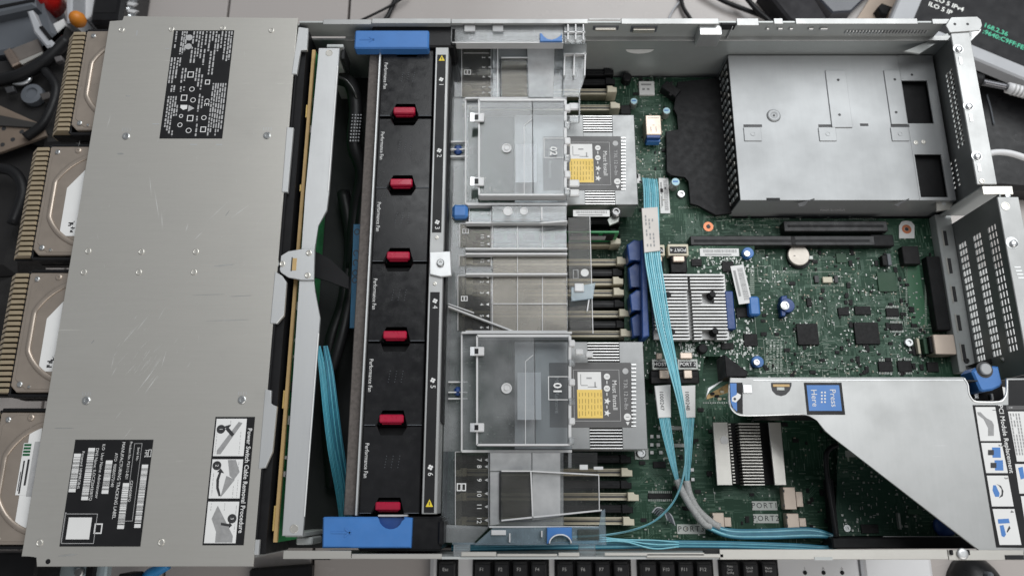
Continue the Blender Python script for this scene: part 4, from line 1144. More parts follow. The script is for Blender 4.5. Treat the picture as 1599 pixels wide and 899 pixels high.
w = window(715, 430, 767, 516); numerals(w, ((1, 433), (2, 440), (3, 457), (4, 475), (5, 493), (6, 511)), 752, 9, 4.4); icon(w, 725, 466, .85)
w = window(711, 705, 763, 822); numerals(w, ((7, 717.5), (8, 728), (9, 749), (10, 770), (11, 790.5), (12, 811.5)), 748, 11, 5.2); icon(w, 720.5, 760, 1.15)
# middle strips with frosted panels
for py in (319, 347.5, 388, 396, 427.5, 517): rib(727 if py > 330 else 730, py, 886, py, 58, 9, 1.3)
for px in (769, 808, 847): 
    for a, b in ((350, 387), (430, 474), (475, 516)): rib(px, a, px, b, 53, 3, .6)
    rib(808, 399, 808, 425, 53, 3, .5) if px == 808 else None
rib(769, 474, 886, 474, 53, 3, .7)
for a, b in ((349, 387), (397, 426), (429, 516)): sheet('frosted_panel', 769.5, a, 885, b, ZS+2.2, CLEAR_M if a < 395 else clear_mat('warm_frosted_polycarbonate_%d' % a, .26, tint=(.93, .90, .85), rough=.25, milkcol=(.80, .76, .68)), 1)
sheet('strip_top', 768, 321, 885, 346, 60, CLEAR_M); rib(846, 323, 846, 344, 62, 3); rib(843, 348, 886, 345, 62, 3)
for px, r in ((793, 4), (818, 3.4)): lathe('moulded_mark', [(r, 0), (r, .6), (r-.8, .6), (r-.9, .1)], CLEAR_E, bf, at(px, 330, 60), 18)
rib(700, 478, 805, 518, 56, 6, 1.2); rib(700, 474, 740, 488, 54, 4, .8)
# raised hoods over the two processors
def hood(px0, py0, px1, py1, ins, py_clip, scr, name):
    z0, z1 = 55, 66
    sheet('hood_skirt', px0, py0, ins[0], py1, z0, CLEAR_M, 1.2); sheet('hood_skirt', ins[0]+.5, ins[3], px1, py1, z0, CLEAR, 1.2)
    rib(px0, py0, px0, py1, z0+2, 5, 1.3); rib(px0, py1, px1, py1, z0+2, 8, 1.8); rib(px0, py0, px1, py0, z0+4, 12, 1.6)
    x0, y0, x1, y1 = ins
    xs = x0+(x1-x0)*.62
    h = sheet('hood_top', x0, y0, xs, y1, z1, CLEAR_H, 1.4); sheet('hood_top', xs+.4, y0, x1, y1, z1, CLEAR, 1.4)
    rib(x0, y0, x0, y1, z1+.3, 11, 1.5, CLEAR_E, h); rib(x0, y1, x1, y1, z1+.3, 11, 1.5, CLEAR_E, h); rib(x0, y0, x1, y0, z1+.3, 11, 2.0, CLEAR_E, h); rib(x1, y0, x1, y1, z1+1, 13, 2.2, CLEAR_E, h)
    rib((x0+x1)/2+3, y0+40, (x0+x1)/2+3, y1, z1+.4, 1, .5, CLEAR_E, h); rib((x0+x1)/2+3, y0+40, (x0+x1)/2+15, y0+30, z1+.4, 1, .5, CLEAR_E, h)
    for py in py_clip:
        c = sheet('hinge_clip', 736, py-7, 756, py+7, z1+3, CLEAR_E, 2, None, .8); sheet('clip_slot', 734, py-7, 741, py+7, z1+3.4, CHROME, .4, c)
        sheet('clip_hole', 741, py-4, 747, py+4, z1+3.3, BLACK, .2, c)
    lathe('screw_boss', [(4.2, 0), (4.2, 1), (3.3, 1), (3.2, .3), (2, .3), (1.8, 1.2), (.4, 1.2)], CLEAR_E, h, at(*scr, z1), 20)
    # hinge line down the right edge
    for k in range(6):
        py = y0+6+(y1-y0-18)*k/5
        sheet('hinge_knuckle', x1-2, py, x1+8, py+11, z1+2, CLEAR_M if k % 2 else CLEAR_E, 5, None, .8)
    return h
h = hood(727, 153, 885, 318, (748, 156, 883, 304), (183, 283), (791, 232), 'upper')
text('number_mark', '02', 864, 236, 67.5, 8.5, PRINT, h, -90, bold=.2); a = U(849, 215, 67); b = U(884, 246, 67)
marks('number_frame', frame_quads(a[0], b[1], b[0], a[1], .5), 66.3, PRINT, h, False)
h = hood(721, 519, 893, 704, (745, 524, 890, 694), (548, 667), (791, 606), 'lower')
text('number_mark', '01', 870, 606, 67.5, 9, PRINT, h, -90, bold=.2); a = U(856, 587, 67); b = U(889, 624, 67)
marks('number_frame', frame_quads(a[0], b[1], b[0], a[1], .5), 66.3, PRINT, h, False)
# fans-side ducts over the outer memory banks
d1 = prism('duct_top', [(769, 69), (880, 69), (880, 152), (769, 152)], 56, 57.2, CLEAR_M, bf, .3)
prism('duct_window', [(783, 92), (822, 90), (824, 151), (783, 151)], 58, 59, SMOKE, bf, .3); prism('duct_frost', [(823, 70), (866, 70), (864, 152), (825, 152)], 59, 60.2, CLEAR_F, bf, .3)
rib(781, 92, 781, 151, 58.5, 6, 1.0, BLACK); rib(777, 70, 777, 151, 59, 6, 1.0, CLEAR_E); rib(770, 69, 830, 69, 60, 6, 1.2); rib(783, 90, 822, 90, 60, 4); rib(822, 90, 858, 107, 60, 4)
d2 = prism('duct_top', [(764, 706), (880, 706), (880, 822), (764, 822)], 56, 57.2, CLEAR_M, bf, .3)
prism('duct_window', [(783, 737), (828, 736), (829, 808), (783, 811)], 60, 61, SMOKE, bf, .3); prism('duct_frost', [(831, 706), (875, 706), (875, 806), (831, 812)], 58, 59.2, CLEAR_F, bf, .3)
prism('duct_frost', [(765, 706), (830, 706), (830, 734), (765, 735)], 58, 59.2, CLEAR_F, bf, .3); prism('duct_frost', [(765, 736), (780, 736), (780, 818), (765, 820)], 58, 59.2, CLEAR_F, bf, .3)
rib(781, 737, 781, 811, 61, 6, 1.0, BLACK); rib(783, 735, 828, 735, 62, 5, 1.0); rib(829, 736, 832, 808, 62, 5, 1.0); rib(783, 812, 940, 796, 62, 5, 1.2); rib(764, 822, 935, 822, 64, 6, 1.2); rib(828, 735, 935, 741, 62, 5, 1.0)
prism('duct_tail', [(876, 741), (935, 741), (936, 797), (876, 806)], 52, 53, SMOKE, bf, .2); prism('duct_tail', [(876, 706), (933, 706), (933, 740), (876, 740)], 52, 53, SMOKE, bf, .2)
rib(935, 741, 936, 797, 54, 4, .7); sheet('tail_clip', 905, 725, 918, 733, 60, CLEAR_E, 2); sheet('tail_clip', 927, 728, 942, 733, 60, CLEAR_E, 2); rib(890, 706, 890, 730, 66, 6, 2.5, CLEAR_M)
# right-hand trims
sheet('hinge_post', 881, 37, 914, 66, 84, CLEAR_M, 3); prism('hinge_post', [(879, 66), (917, 66), (913, 122), (904, 150), (879, 150)], 62, 64, CLEAR_M, bf, .4)
for px in (887, 899, 911): rib(px, 38, px, 62, 87, 5, 1.2); 
for px in (882, 897, 914): rib(px, 84, px-1, 118, 68, 5, 1.2)
rib(880, 84, 916, 84, 68, 5, 1); rib(881, 50, 914, 50, 87, 4, 1); rib(905, 126, 905, 180, 62, 5, 1.2, CLEAR_M)
for py in (165, 185, 285, 300): sheet('hinge_lug', 888, py-5, 905, py+6, 60, CLEAR_E if py != 185 else CLEAR_M, 3, None, 1)
for py in (548, 552): sheet('hinge_lug', 898 if py == 548 else 914, py-4, 911 if py == 548 else 926, py+6, 58, CLEAR_E, 3, None, 1)
t1 = prism('smoked_tail', [(887, 340), (921, 338), (924, 425), (926, 520), (889, 520)], 46, 47, SMOKE, bf, .2)
rib(921, 338, 926, 520, 47.5, 2, .6)
prism('flag', [(892, 448), (930, 441), (926, 466), (892, 470)], 55, 56.4, CLEAR_B, bf, .3); rib(920, 466, 917, 485, 55, 5, 1)
sheet('flag_cup', 897, 442, 912, 455, 58, CLEAR_E, 2, None, 1)
lathe('moulded_mark', [(3.4, 0), (3.4, .5), (2.5, .5), (2.4, .1)], PRINT, t1, at(913, 426, 47), 16); marks('moulded_square', frame_quads(*U(895, 435, 47.2), *U(903, 421, 47.2), .5), 47.2, PRINT_G, t1, False)

# ================================================================ power-supply cage
pcg = thing('power_supply_cage', 'bright steel power supply cage at the upper rear of the chassis', 'metal cage', (290, 328, .5))
X0, X1, Y0, Y1, ZC = 200.5, 390, 255.5, 399.5, 42
xa, xb_ = UX(1413, 160, ZC), UX(1453, 160, ZC)
xc_, xd = UX(1433, 275, ZC), UX(1475, 275, ZC)
ya1, ya0 = UY(126, ZC), UY(193, ZC)
yb1, yb0 = UY(241, ZC), UY(308, ZC)
box('top_panel', X0, Y0, ZC-1.4, xa, Y1, ZC, CAGE, pcg, .25)
for a, b, c, d in ((xa, ya1, X1, Y1), (xa, yb1, X1, ya0), (xa, Y0, X1, yb0), (xb_+.01, ya0, X1, ya1), (xa, yb0, xc_, yb1), (xd, yb0, X1, yb1)):
    box('top_panel', a, b, ZC-1.4, c, d, ZC, CAGE, pcg, 0)
box('near_side', X0, Y0-.1, 1, X1, Y0+1.2, ZC-1.5, CAGE, pcg, 0)
box('far_side', X0, Y1-1, 1, X1, Y1, ZC-1.5, STEEL_D, pcg, 0)
fr = box('front_grille', X0+.1, Y0+1.3, 1, X0+1.3, Y1-1.1, ZC-1.5, DARK, pcg, 0)
for i in range(18):
    for j in range(3):
        box('grille_bar', X0-1.0, Y0+6+i*7.6, 7+j*11, X0+.1, Y0+9.4+i*7.6, 14+j*11, STEEL_D if (i+j) % 3 else STEEL, fr, .2)
for a, b in ((Y0+4, 326), (329, Y1-4)):
    box('power_module', X0+14, a, 1, X1-2, b, 36, BLACK_M, pcg, .5)
def emb(name, px0, py0, px1, py1, h=1.2, m=CAGE, parent=None, bev=.7, z=ZC): return pbox(name, px0, py0, px1, py1, z, z+h, m, parent or pcg, bev)
for a in ((1294, 110, 1326, 199), (1386, 110, 1411, 194)):
    s = emb('pressed_strap', *a, 1.0)
    for k in (.17, .78):
        py = a[1]+(a[3]-a[1])*k
        lathe('strap_hole', [(1.3, 0), (1.3, .12), (.05, .12)], INK, s, at((a[0]+a[2])/2+(py-155)*.04, py, ZC+1), 10)
for a in (1162, 1279, 1392):
    s = emb('pressed_tab', a, 199, a+27, 220, .9)
    lathe('tab_ring', [(2.2, 0), (2.2, .3), (1.5, .3), (1.4, .1)], CAGE, s, at(a+14, 209, ZC+.9), 14)
    pbox('tab_gap', a-1, 194.5, a+28, 198.5, ZC, ZC+.15, INK, s, 0)
lathe('guide_boss', [(6.4, 0), (6.0, .8), (5.2, 1.4), (3.4, 1.4), (2.4, .7), (1.2, .7)], CAGE, pcg, at(1208, 181, ZC), 24, True)
lathe('boss_hole', [(1.1, 0), (1.1, .2), (.05, .2)], INK, pcg, at(1208.5, 180.5, ZC+.7), 10)
marks('slot_mark', [(1343, 193, 1356, 197)], ZC+.1, INK, pcg); lathe('pin_hole', [(1.2, 0), (1.2, .12), (.05, .12)], INK, pcg, at(1424, 117, ZC), 10)
for px, py in ((1430, 223), (1442, 222)): lathe('rivet', [(2.2, 0), (2, .5), (1, .6), (.05, .3)], STEEL, pcg, at(px, py, ZC), 12)
pbox('edge_notch', 1197, 309, 1218, 313.2, ZC, ZC+.2, DARK, pcg, 0)
prism('edge_notch', [(1246, 318), (1272, 309.5), (1272, 312), (1262, 314), (1257, 321), (1248, 323)], ZC-.2, ZC+.15, INK, pcg, 0)
prism('edge_notch', [(1396, 320), (1420, 309.5), (1419, 312.5), (1408, 317), (1402, 323)], ZC-.2, ZC+.15, INK, pcg, 0)
text('stamp', 'MADE IN CHINA', 1300, 328, 22, 3, PRINT_G, pcg, 0)

# black air duct in front of the cage
du = prism('air_duct', [(1040, 205), (1060, 203), (1058, 180), (1052, 170), (1058, 128), (1112, 122), (1138, 124), (1143, 332), (1118, 336), (1090, 320), (1078, 318), (1076, 283), (1070, 276), (1048, 274), (1041, 268)], 9, 13, BLACK_M, None, .4)
tag(du, 'black plastic air duct between green board and power supply cage', 'air duct')

# ================================================================ chassis rear
def perf_wall(name, X, th, y0, y1, z0, z1, groups, m):
    """upright sheet in the YZ plane with real holes; groups: (y_start, n_y, pitch_y, hole_y, z_start, n_z, pitch_z, hole_z)"""
    ys, zs = {y0, y1}, {z0, z1}
    holes = []
    for ya, ny, py_, hy, za, nz, pz, hz in groups:
        for i in range(ny):
            ys |= {ya+i*py_, ya+i*py_+hy}
        for j in range(nz):
            zs |= {za+j*pz, za+j*pz+hz}
        holes += [(ya+i*py_, ya+i*py_+hy, za+j*pz, za+j*pz+hz) for i in range(ny) for j in range(nz)]
    ys, zs = sorted(ys), sorted(zs)
    bm = bmesh.new()
    vv = {}
    def V(i, j, x):
        k = (i, j, x)
        if k not in vv: vv[k] = bm.verts.new((x, ys[i]-y0, zs[j]-z0))
        return vv[k]
    H = set((round(a, 3), round(c, 3)) for a, b, c, d in holes)
    def is_hole(i, j):
        ym, zm = (ys[i]+ys[i+1])/2, (zs[j]+zs[j+1])/2
        return any(a < ym < b and c < zm < d for a, b, c, d in holes)
    hm = [[is_hole(i, j) for j in range(len(zs)-1)] for i in range(len(ys)-1)]
    for i in range(len(ys)-1):
        for j in range(len(zs)-1):
            if hm[i][j]: continue
            bm.faces.new((V(i, j, 0), V(i, j+1, 0), V(i+1, j+1, 0), V(i+1, j, 0)))
            bm.faces.new((V(i, j, th), V(i+1, j, th), V(i+1, j+1, th), V(i, j+1, th)))
            for (di, dj, a, b) in ((-1, 0, (0, 0), (0, 1)), (1, 0, (1, 1), (1, 0)), (0, -1, (1, 0), (0, 0)), (0, 1, (0, 1), (1, 1))):
                ii, jj = i+di, j+dj
                if ii < 0 or jj < 0 or ii >= len(ys)-1 or jj >= len(zs)-1 or hm[ii][jj]:
                    bm.faces.new((V(i+a[0], j+a[1], 0), V(i+a[0], j+a[1], th), V(i+b[0], j+b[1], th), V(i+b[0], j+b[1], 0)))
    bmesh.ops.recalc_face_normals(bm, faces=bm.faces)
    return from_bm(name, bm, m, ch, (X, y0, z0))
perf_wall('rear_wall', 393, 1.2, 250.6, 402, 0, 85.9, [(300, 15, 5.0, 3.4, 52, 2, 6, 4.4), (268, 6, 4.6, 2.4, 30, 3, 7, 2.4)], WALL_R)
rl = box('rear_rail', 381, 251, 86, 397.5, 403, 87.6, STEEL_R, ch, .5)
for px, py in ((1496, 77), (1512, 166), (1525, 244)):
    k = lathe('keyhole', [(4.4, 0), (4.4, .25), (3.6, .25), (3.5, .06), (.05, .06)], STEEL_B, rl, at(px, py, 87.6), 16)
    lathe('keyhole_stud', [(3.0, 0), (2.8, 1.6), (1.6, 2.2), (.05, 2.2)], CHROME, k, at(px+.5, py+1, 87.6), 14, True)
    pbox('keyhole_slot', px+2, py+12, px+7, py+24, 87.6, 88, STEEL_B, rl, .15)
lathe('rail_rivet', [(2.4, 0), (2.2, .6), (1.2, .7), (1, .2), (.05, .2)], STEEL, rl, at(1533, 283, 87.6), 14)
prism('corner_plate', [(1477, 40), (1483, 30), (1486, 27), (1526, 26), (1532, 31), (1534, 40), (1530, 48), (1483, 51)], 87.8, 89, STEEL_R, ch, .4)
for px, py in ((1491, 38), (1511, 38)): lathe('plate_hole', [(1.3, 0), (1.3, .1), (.05, .1)], INK, ch, at(px, py, 89), 10)
prism('corner_gusset', [(1505, 50), (1533, 45), (1531, 50), (1510, 71)], 78, 80, STEEL_B, ch, .4)
prism('wall_gusset', [(1412, 80), (1480, 52), (1482, 56), (1436, 84)], 60, 62, STEEL_D, ch, .3)
box('step_bracket', 386, 243, 84, 411, 250.4, 85.4, STEEL, ch, .4); box('step_wall', 386, 249.4, 20, 412, 250.4, 83.9, STEEL_D, ch, 0)
prism('foot_bracket', [(1462, 310), (1490, 310), (1486, 326), (1463, 330)], 36, 38, STEEL, ch, .4); lathe('rivet', [(2, 0), (1.8, .5), (.05, .5)], STEEL_B, ch, at(1474, 318, 38), 12)
lathe('rivet', [(2.2, 0), (2, 1), (.05, 1.2)], CHROME, ch, at(1573, 306, 85.4), 12)
perf_wall('rear_wall', 398.5, 1.2, 96, 243, 0, 85.9, [(116, 17, 6.3, 4.9, z, 3, 3.9, 2.9) for z in (21, 43, 64)], WALL_R)
r2 = box('rear_rail', 395.5, 80, 86, 413, 240, 87.6, STEEL_R, ch, .5)
lathe('keyhole', [(5, 0), (5, .25), (4, .25), (3.9, .06), (.05, .06)], STEEL_B, r2, at(1580, 379, 87.6), 18); lathe('keyhole_stud', [(3.2, 0), (3, 1.6), (1.6, 2.2), (.05, 2.2)], CHROME, r2, at(1582, 381, 87.6), 14, True)
lathe('rail_emboss', [(3.6, 0), (3.6, .3), (2.9, .3), (2.8, .05)], STEEL, r2, at(1570, 322, 87.6), 18)
for k in range(4): pbox('rail_slot', 1584+k*2, 416+k*5.5, 1594+k*2, 418+k*5.5, 87.6, 87.8, STEEL_B, r2, 0)
io = box('io_flange', 384, 108, 6, 398.4, 252, 17, STEEL_D, ch, .5)
for k in range(5):
    y = 236-k*26
    box('flange_slot', 388.6, y-14, 17, 391.6, y, 17.3, INK, io, .1); box('slot_rim', 387.2, y-15, 17, 388.5, y+1, 17.4, STEEL, io, .1)
lathe('flange_screw', [(2.4, 0), (2.2, 1), (1, 1), (.9, .4), (.05, .4)], INK, io, at(1509, 563, 17), 12)

# ================================================================ storage controller card standing over the board
cc = thing('storage_controller_card', 'green storage controller card with big silver finned heatsink, between memory and battery', 'circuit card', at(1085, 480, ZB))
ZP = 22
prism('card_board', [(975, 384), (1178, 384), (1178, 585), (1136, 585), (1136, 556), (1100, 556), (1096, 590), (1005, 590), (1005, 532), (975, 532)], ZP-1.6, ZP, PCB, cc, 0)
hs = pbox('heatsink', 1018, 428, 1136, 530, ZP, ZP+4, ALU_S, cc, .4)
hx0, hx1 = UX(1018, 478, 36), UX(1135, 478, 36)
hy0, hy1 = UY(529, 36), UY(428, 36)
n = 20
for k in range(n):
    y = hy1-.5-(hy1-hy0-1)*k/(n-1)
    mid = (hx0+hx1)/2+1
    if k < 5: sp = [(hx0, mid-1), (mid+1.0, hx1)] if k else [(hx0, hx1)]
    elif k in (6, 7, 8): sp = [(hx0+12, mid-1.8), (mid+1.8, hx1-20), (hx1-10, hx1)]
    elif k in (17, 18, 19, 20): sp = [(hx0+10, mid-1.8), (mid+1.8, hx1-22), (hx1-10, hx1)]
    else: sp = [(hx0+2, mid-1.8), (mid+1.8, hx1)]
    for a, b in sp: box('heatsink_fin', a, y-.75, ZP+4, b, y+.75, 34 if k > 4 else 35.5, ALU_F, hs, .12)
for px, py in ((1040, 464), (1109, 463), (1113, 520), (1046, 521)): lathe('spring_pin', [(3.4, 0), (3.4, 7), (2.4, 9), (.05, 9)], BLACK_M, hs, at(px, py, ZP+4), 14)
sticker('card_label', 1093, 388, 1154, 400, ZP+.1, cc); sticker('card_label', 1147, 414, 1168, 474, ZP+8, cc, 8, 2, True)
pbox('label_flag', 1170, 462, 1187, 492, ZP, ZP+9, BLUE, cc, 1.5)
pbox('edge_guide', 1134, 454, 1147, 514, ZP, ZP+8, BLUE_D, cc, .8)
for px, py, r in ((1166, 397, 4.6), (1181, 566, 4.6)):
    k = lathe('captive_screw', [(r+.6, 0), (r+.6, 4), (r, 5), (r*.62, 5), (r*.6, 6)], BLUE, cc, at(px, py, ZP), 18); lathe('screw_head', [(r*.6, 0), (r*.55, 1.4), (r*.3, 1.4), (r*.28, .7), (.05, .7)], STEEL_S, k, at(px, py-.5, ZP+5.4), 14)
lathe('choke', [(4.2, 0), (4.2, 6), (3.4, 7), (.05, 7)], BLACK_M, cc, at(1095, 546, ZP), 16)
def port(px0, py0, px1, py1, st_, up):
    z = ZP+9
    f = pbox('cable_port', px0, py0, px1, py1, ZP, z, BEIGE if up else TIN, cc, .5)
    l = pbox('port_plate', px0+3, py0+4, px1-3, py1-3.5, z, z+.4, BLACK_L, f, 0)
    text('lettering', st_, (px0+px1)/2, (py0+py1)/2, z+.55, 4.2, PRINT, l, 180 if up else 0, bold=.05)
    return f
port(1012, 382, 1038, 399, 'PORT 5', True); port(1043, 381, 1075, 399, 'PORT 4', True); port(1018, 560, 1050, 577, 'HOST 1', False); port(1058, 560, 1090, 577, 'PORT 2', False)
def plug(label, px0, py0, px1, py1, cl):
    t = thing('cable_plug', label, 'plug', at((px0+px1)/2, (py0+py1)/2, ZP), 'black plugs on the controller card')
    pbox('plug_body', px0, py0, px1, py1, ZP+.1, ZP+8, BLACK_M, t, .8)
    pbox('plug_ledge', px0+1, (py0+py1)/2, px1-1, py1, ZP+8, ZP+9.5, CHIP, t, .3)
    for c in cl: pbox('plug_clip', *c, ZP+8.2, ZP+12, PINKTAN, t, .6)
plug('black plug under the PORT 4 plate', 1047, 400, 1073, 425, [(1051, 399.5, 1069, 408)])
plug('black plug mostly behind the teal ribbon, left of PORT 4', 1014, 400, 1036, 425, [(1027, 400, 1034, 408)])
plug('black plug below the controller heatsink with PORT 2 plate', 1055, 578, 1092, 598, [(1062, 550, 1081, 559.5), (1068, 577.5, 1081, 590)])
plug('black plug under the teal ribbon with HOST 1 plate', 1016, 578, 1052, 598, [(1025, 551, 1034, 559.5), (1030, 577.5, 1045, 590)])
bm = bmesh.new()
o0 = at(1085, 480, ZP)
for _ in range(420):
    a, b, c, d = random.choice(((1080, 402, 1175, 427), (1120, 400, 1178, 450), (1137, 478, 1178, 555), (1100, 532, 1178, 556), (1138, 515, 1178, 580), (1060, 535, 1100, 558), (985, 532, 1100, 588)))
    x, y = U(random.uniform(a, c), random.uniform(b, d), ZP); w, l = random.choice(((.8, 1.5), (1.4, .8), (1.6, 2.2), (.5, 3)))
    bm_box(bm, x-w/2-o0[0], y-l/2-o0[1], 0, x+w/2-o0[0], y+l/2-o0[1], random.uniform(.3, 1))
o = from_bm('surface_components', bm, TIN, cc, o0); o['kind'] = 'stuff'
for a in ((1080, 404, 1096, 415), (1128, 408, 1146, 424), (1150, 480, 1172, 495), (1162, 521, 1182, 540), (1126, 535, 1146, 545)): pbox('chip', *a, ZP, ZP+1.6, CHIP, cc, .2)
o = marks('solder_row', [(1171, 418+k*3, 1178, 419.3+k*3) for k in range(14)], ZP+.2, SILK, cc); o['kind'] = 'stuff'

# blue guide beside the memory sockets
bg_ = thing('blue_card_guide', 'dark blue plastic guide standing between memory latches and teal ribbon', 'card guide', at(994, 450, ZB))
prism('spine', [(1001, 374), (1008, 374), (1014, 524), (1003, 527)], ZB, 44, BLUE_D, bg_, .8)
for k, (y0, y1) in enumerate(((376, 408), (412, 450), (454, 486), (490, 526))):
    prism('wedge', [(979+k*2, y0+6), (990+k*2, y0-2), (1003+k*2, y0), (1003+k*2, y1), (993+k*2, y1-4), (982+k*2, y1)], ZB+4, 38-(k % 2)*6, BLUE_D, bg_, 1)
ts = thing('thumb_screw', 'blue thumb screw standing right of the controller card on green board', 'screw', at(1225, 480, ZB))
lathe('collar', [(6.8, 0), (6.6, 7), (6, 8), (4.2, 8.2)], BLUE_D, ts, at(1225, 480, ZB), 22); prism('wing', [(1220, 462), (1229, 461), (1231, 478), (1218, 478)], ZB, ZB+7, BLUE_D, ts, .8); prism('wing', [(1219, 482), (1230, 482), (1226, 494), (1220, 493)], ZB, ZB+7, BLUE_D, ts, .8)
lathe('head', [(4.0, 0), (3.8, 1.4), (2.2, 1.6), (2, .8), (.05, .8)], STEEL_S, ts, at(1225, 477.5, ZB+8), 16)

# smaller finned heatsink on the near half of the board
hk = thing('chipset_heatsink', 'grey heatsink with flat side plates and ribbed middle, near PORT1', 'heatsink', at(1170, 708, ZB))
pbox('heatsink_base', 1118, 660, 1222, 756, ZB+.1, ZB+5, CHIP, hk, .5)
prism('side_plate', [(1113, 659), (1136, 659), (1144, 757), (1120, 757)], ZB+14, ZB+16, STEEL, hk, .3); prism('side_plate', [(1200, 659), (1219, 659), (1228, 757), (1210, 757)], ZB+14, ZB+16, STEEL, hk, .3)
lathe('plate_dot', [(3.4, 0), (3.3, .3), (.05, .3)], PAPER, hk, at(1131, 687, ZB+16), 16)
for k in range(21):
    py = 660+k*4.75
    pbox('heatsink_fin', 1153+k*.42, py, 1186+k*.42, py+2.2, ZB+5, ZB+15, STEEL, hk, .15)
for k in range(20): pbox('heatsink_fin', 1137+k*.42, 661+k*4.8, 1141+k*.42, 663+k*4.8, ZB+5, ZB+15, STEEL, hk, .1)

# ================================================================ riser cage
rc = thing('riser_cage', 'grey steel riser cage with slanted edge and black instruction labels at lower right', 'riser cage', at(1450, 720, ZB))
ZR = 86
top = prism('top_plate', [(1140, 589), (1158, 590), (1508, 590), (1511, 600), (1513, 614), (1518, 623), (1526, 627), (1560, 627), (1568, 622), (1572, 612), (1572, 590), (1650, 590), (1690, 862), (1533, 862), (1299, 681), (1288, 672), (1276, 655), (1264, 648), (1250, 646), (1160, 648), (1148, 644), (1139, 633), (1137, 620)], ZR-1.6, ZR, STEEL_R, rc, .4)
tube('plate_edge_highlight', [(*U(a, b, ZR), ZR) for a, b in ((1505, 590), (1511, 600), (1513, 614), (1518, 623), (1526, 627), (1560, 627), (1568, 622), (1572, 612), (1572.5, 592))], .7, EDGE, top, 6, 4)  # pale strips paint a bright highlight on the plate's edge
tube('plate_edge_highlight', [(*U(a, b, ZR-.6), ZR-.6) for a, b in ((1139, 600), (1138, 622), (1141, 636), (1149, 645), (1162, 648.4), (1200, 648), (1250, 646.4), (1264, 648.4), (1277, 656))], .5, EDGE, top, 6, 4)
# narrow folded lip along the plate's edges
def lip(a, b, h=9): 
    A_, B2 = Vector(U(*a, ZR-1.7)), Vector(U(*b, ZR-1.7)); d = B2-A_
    bm = bmesh.new(); bm_box(bm, 0, -.6, 0, d.length, .6, h); return from_bm('folded_lip', bm, STEEL_D, rc, (A_.x, A_.y, ZR-1.8-h), math.atan2(d.y, d.x))
lip((1165, 590), (1505, 590), 14); lip((1535, 861), (1650, 861), 10)
box('cage_wall', UX(1180, 600, 60), UY(596, 80), 30, UX(1500, 600, 60), UY(594, 80), 83, DARK, rc, 0)
pbox('fold_line', 1176, 592.6, 1505, 594.2, ZR, ZR+.35, STEEL_B, top, .1)
rb = box('riser_board', UX(1170, 604, 60)+6, UY(606, 70)-2, 16, UX(1480, 604, 60), UY(606, 70), 80, PCB_D, rc, 0)
pbox('riser_socket', 1190, 600, 1500, 650, 30, 60, BLACK_M, rc, 1)
lf = prism('end_label', [(1139.5, 597), (1159.5, 597), (1160, 646), (1150, 643), (1142, 634), (1140, 622)], ZR, ZR+.3, BLACK_L, top, 0)
prism('blue_print', [(1140.2, 598), (1150, 598), (1151, 642), (1145, 637), (1141, 627)], ZR+.3, ZR+.45, BLUE_INK, lf, 0)
prism('lock_symbol', [(1143, 620), (1150, 616), (1151, 613), (1157, 616), (1156, 621), (1149, 628), (1143, 626)], ZR+.5, ZR+.6, PRINT, lf, 0)
lathe('lock_pin', [(1, 0), (1, .1), (.05, .1)], INK, lf, at(1147.5, 622.5, ZR+.7), 10)
pbox('pressed_tab', 1160.5, 600, 1174.5, 613.5, ZR, ZR+.8, STEEL_B, top, .6)
hl = prism('finger_hole', [(1204, 597), (1236, 597), (1236, 602), (1233, 610), (1227, 616), (1220, 618), (1212, 616), (1206, 610), (1204, 602)], ZR, ZR+.15, INK, top, 0)
pbox('hole_pin', 1207, 599.5, 1233, 603.5, ZR+.15, ZR+.6, GOLD, hl, .2); pbox('hole_screw', 1213, 604, 1225, 609, ZR+.15, ZR+.5, TIN, hl, .3)
pl = pbox('press_label', 1258, 597, 1317, 647, ZR, ZR+.3, BLACK_L, top, 0)
pb = pbox('blue_print', 1261.5, 601, 1312.5, 641, ZR+.3, ZR+.42, BLUE_INK, pl, 0)
text('lettering', 'Press', 1301, 621, ZR+.6, 6.4, PRINT, pb, -90); text('lettering', 'Here', 1271.5, 621, ZR+.6, 6.4, PRINT, pb, -90)
marks('print_dots', [(1282+i*5, 611+j*5, 1284.6+i*5, 613.6+j*5) for i in range(2) for j in range(4)], ZR+.55, PRINT, pb)
# instruction labels
il = prism('instruction_label', [(1519, 632), (1575, 632), (1575, 593), (1640, 592), (1680, 856), (1556, 854)], ZR, ZR+.3, BLACK_L, top, 0)
zz = ZR+.42
def quad(pts, m, dz=0, name='drawing_panel', par=None): return prism(name, pts, zz+dz, zz+dz+.05, m, par or il, 0)
quad([(1523, 635), (1554, 635), (1563, 688), (1531, 688)], PRINT); quad([(1532, 691), (1564, 691), (1574, 738), (1540, 738)], PRINT); quad([(1541, 742), (1574, 742), (1583, 790), (1549, 790)], PRINT); quad([(1550, 794), (1584, 794), (1595, 850), (1561, 850)], PRINT)
quad([(1526, 643), (1531, 643), (1540, 652), (1549, 657), (1552, 663), (1552, 680), (1543, 680), (1543, 668), (1536, 654), (1527, 647)], INK_G, .1, 'drawing'); 
for a, b in (((1551, 706), 1), ((1555, 726), 1)):
    quad([(a[0]-2, a[1]-8), (a[0]+11, a[1]-8), (a[0]+12, a[1]+8), (a[0]-1, a[1]+8)], BLUE_INK, .1, 'drawing'); quad([(a[0]-8, a[1]-4), (a[0]+1, a[1]-4), (a[0]+1, a[1]+4), (a[0]-8, a[1]+4)], INK, .2, 'drawing')
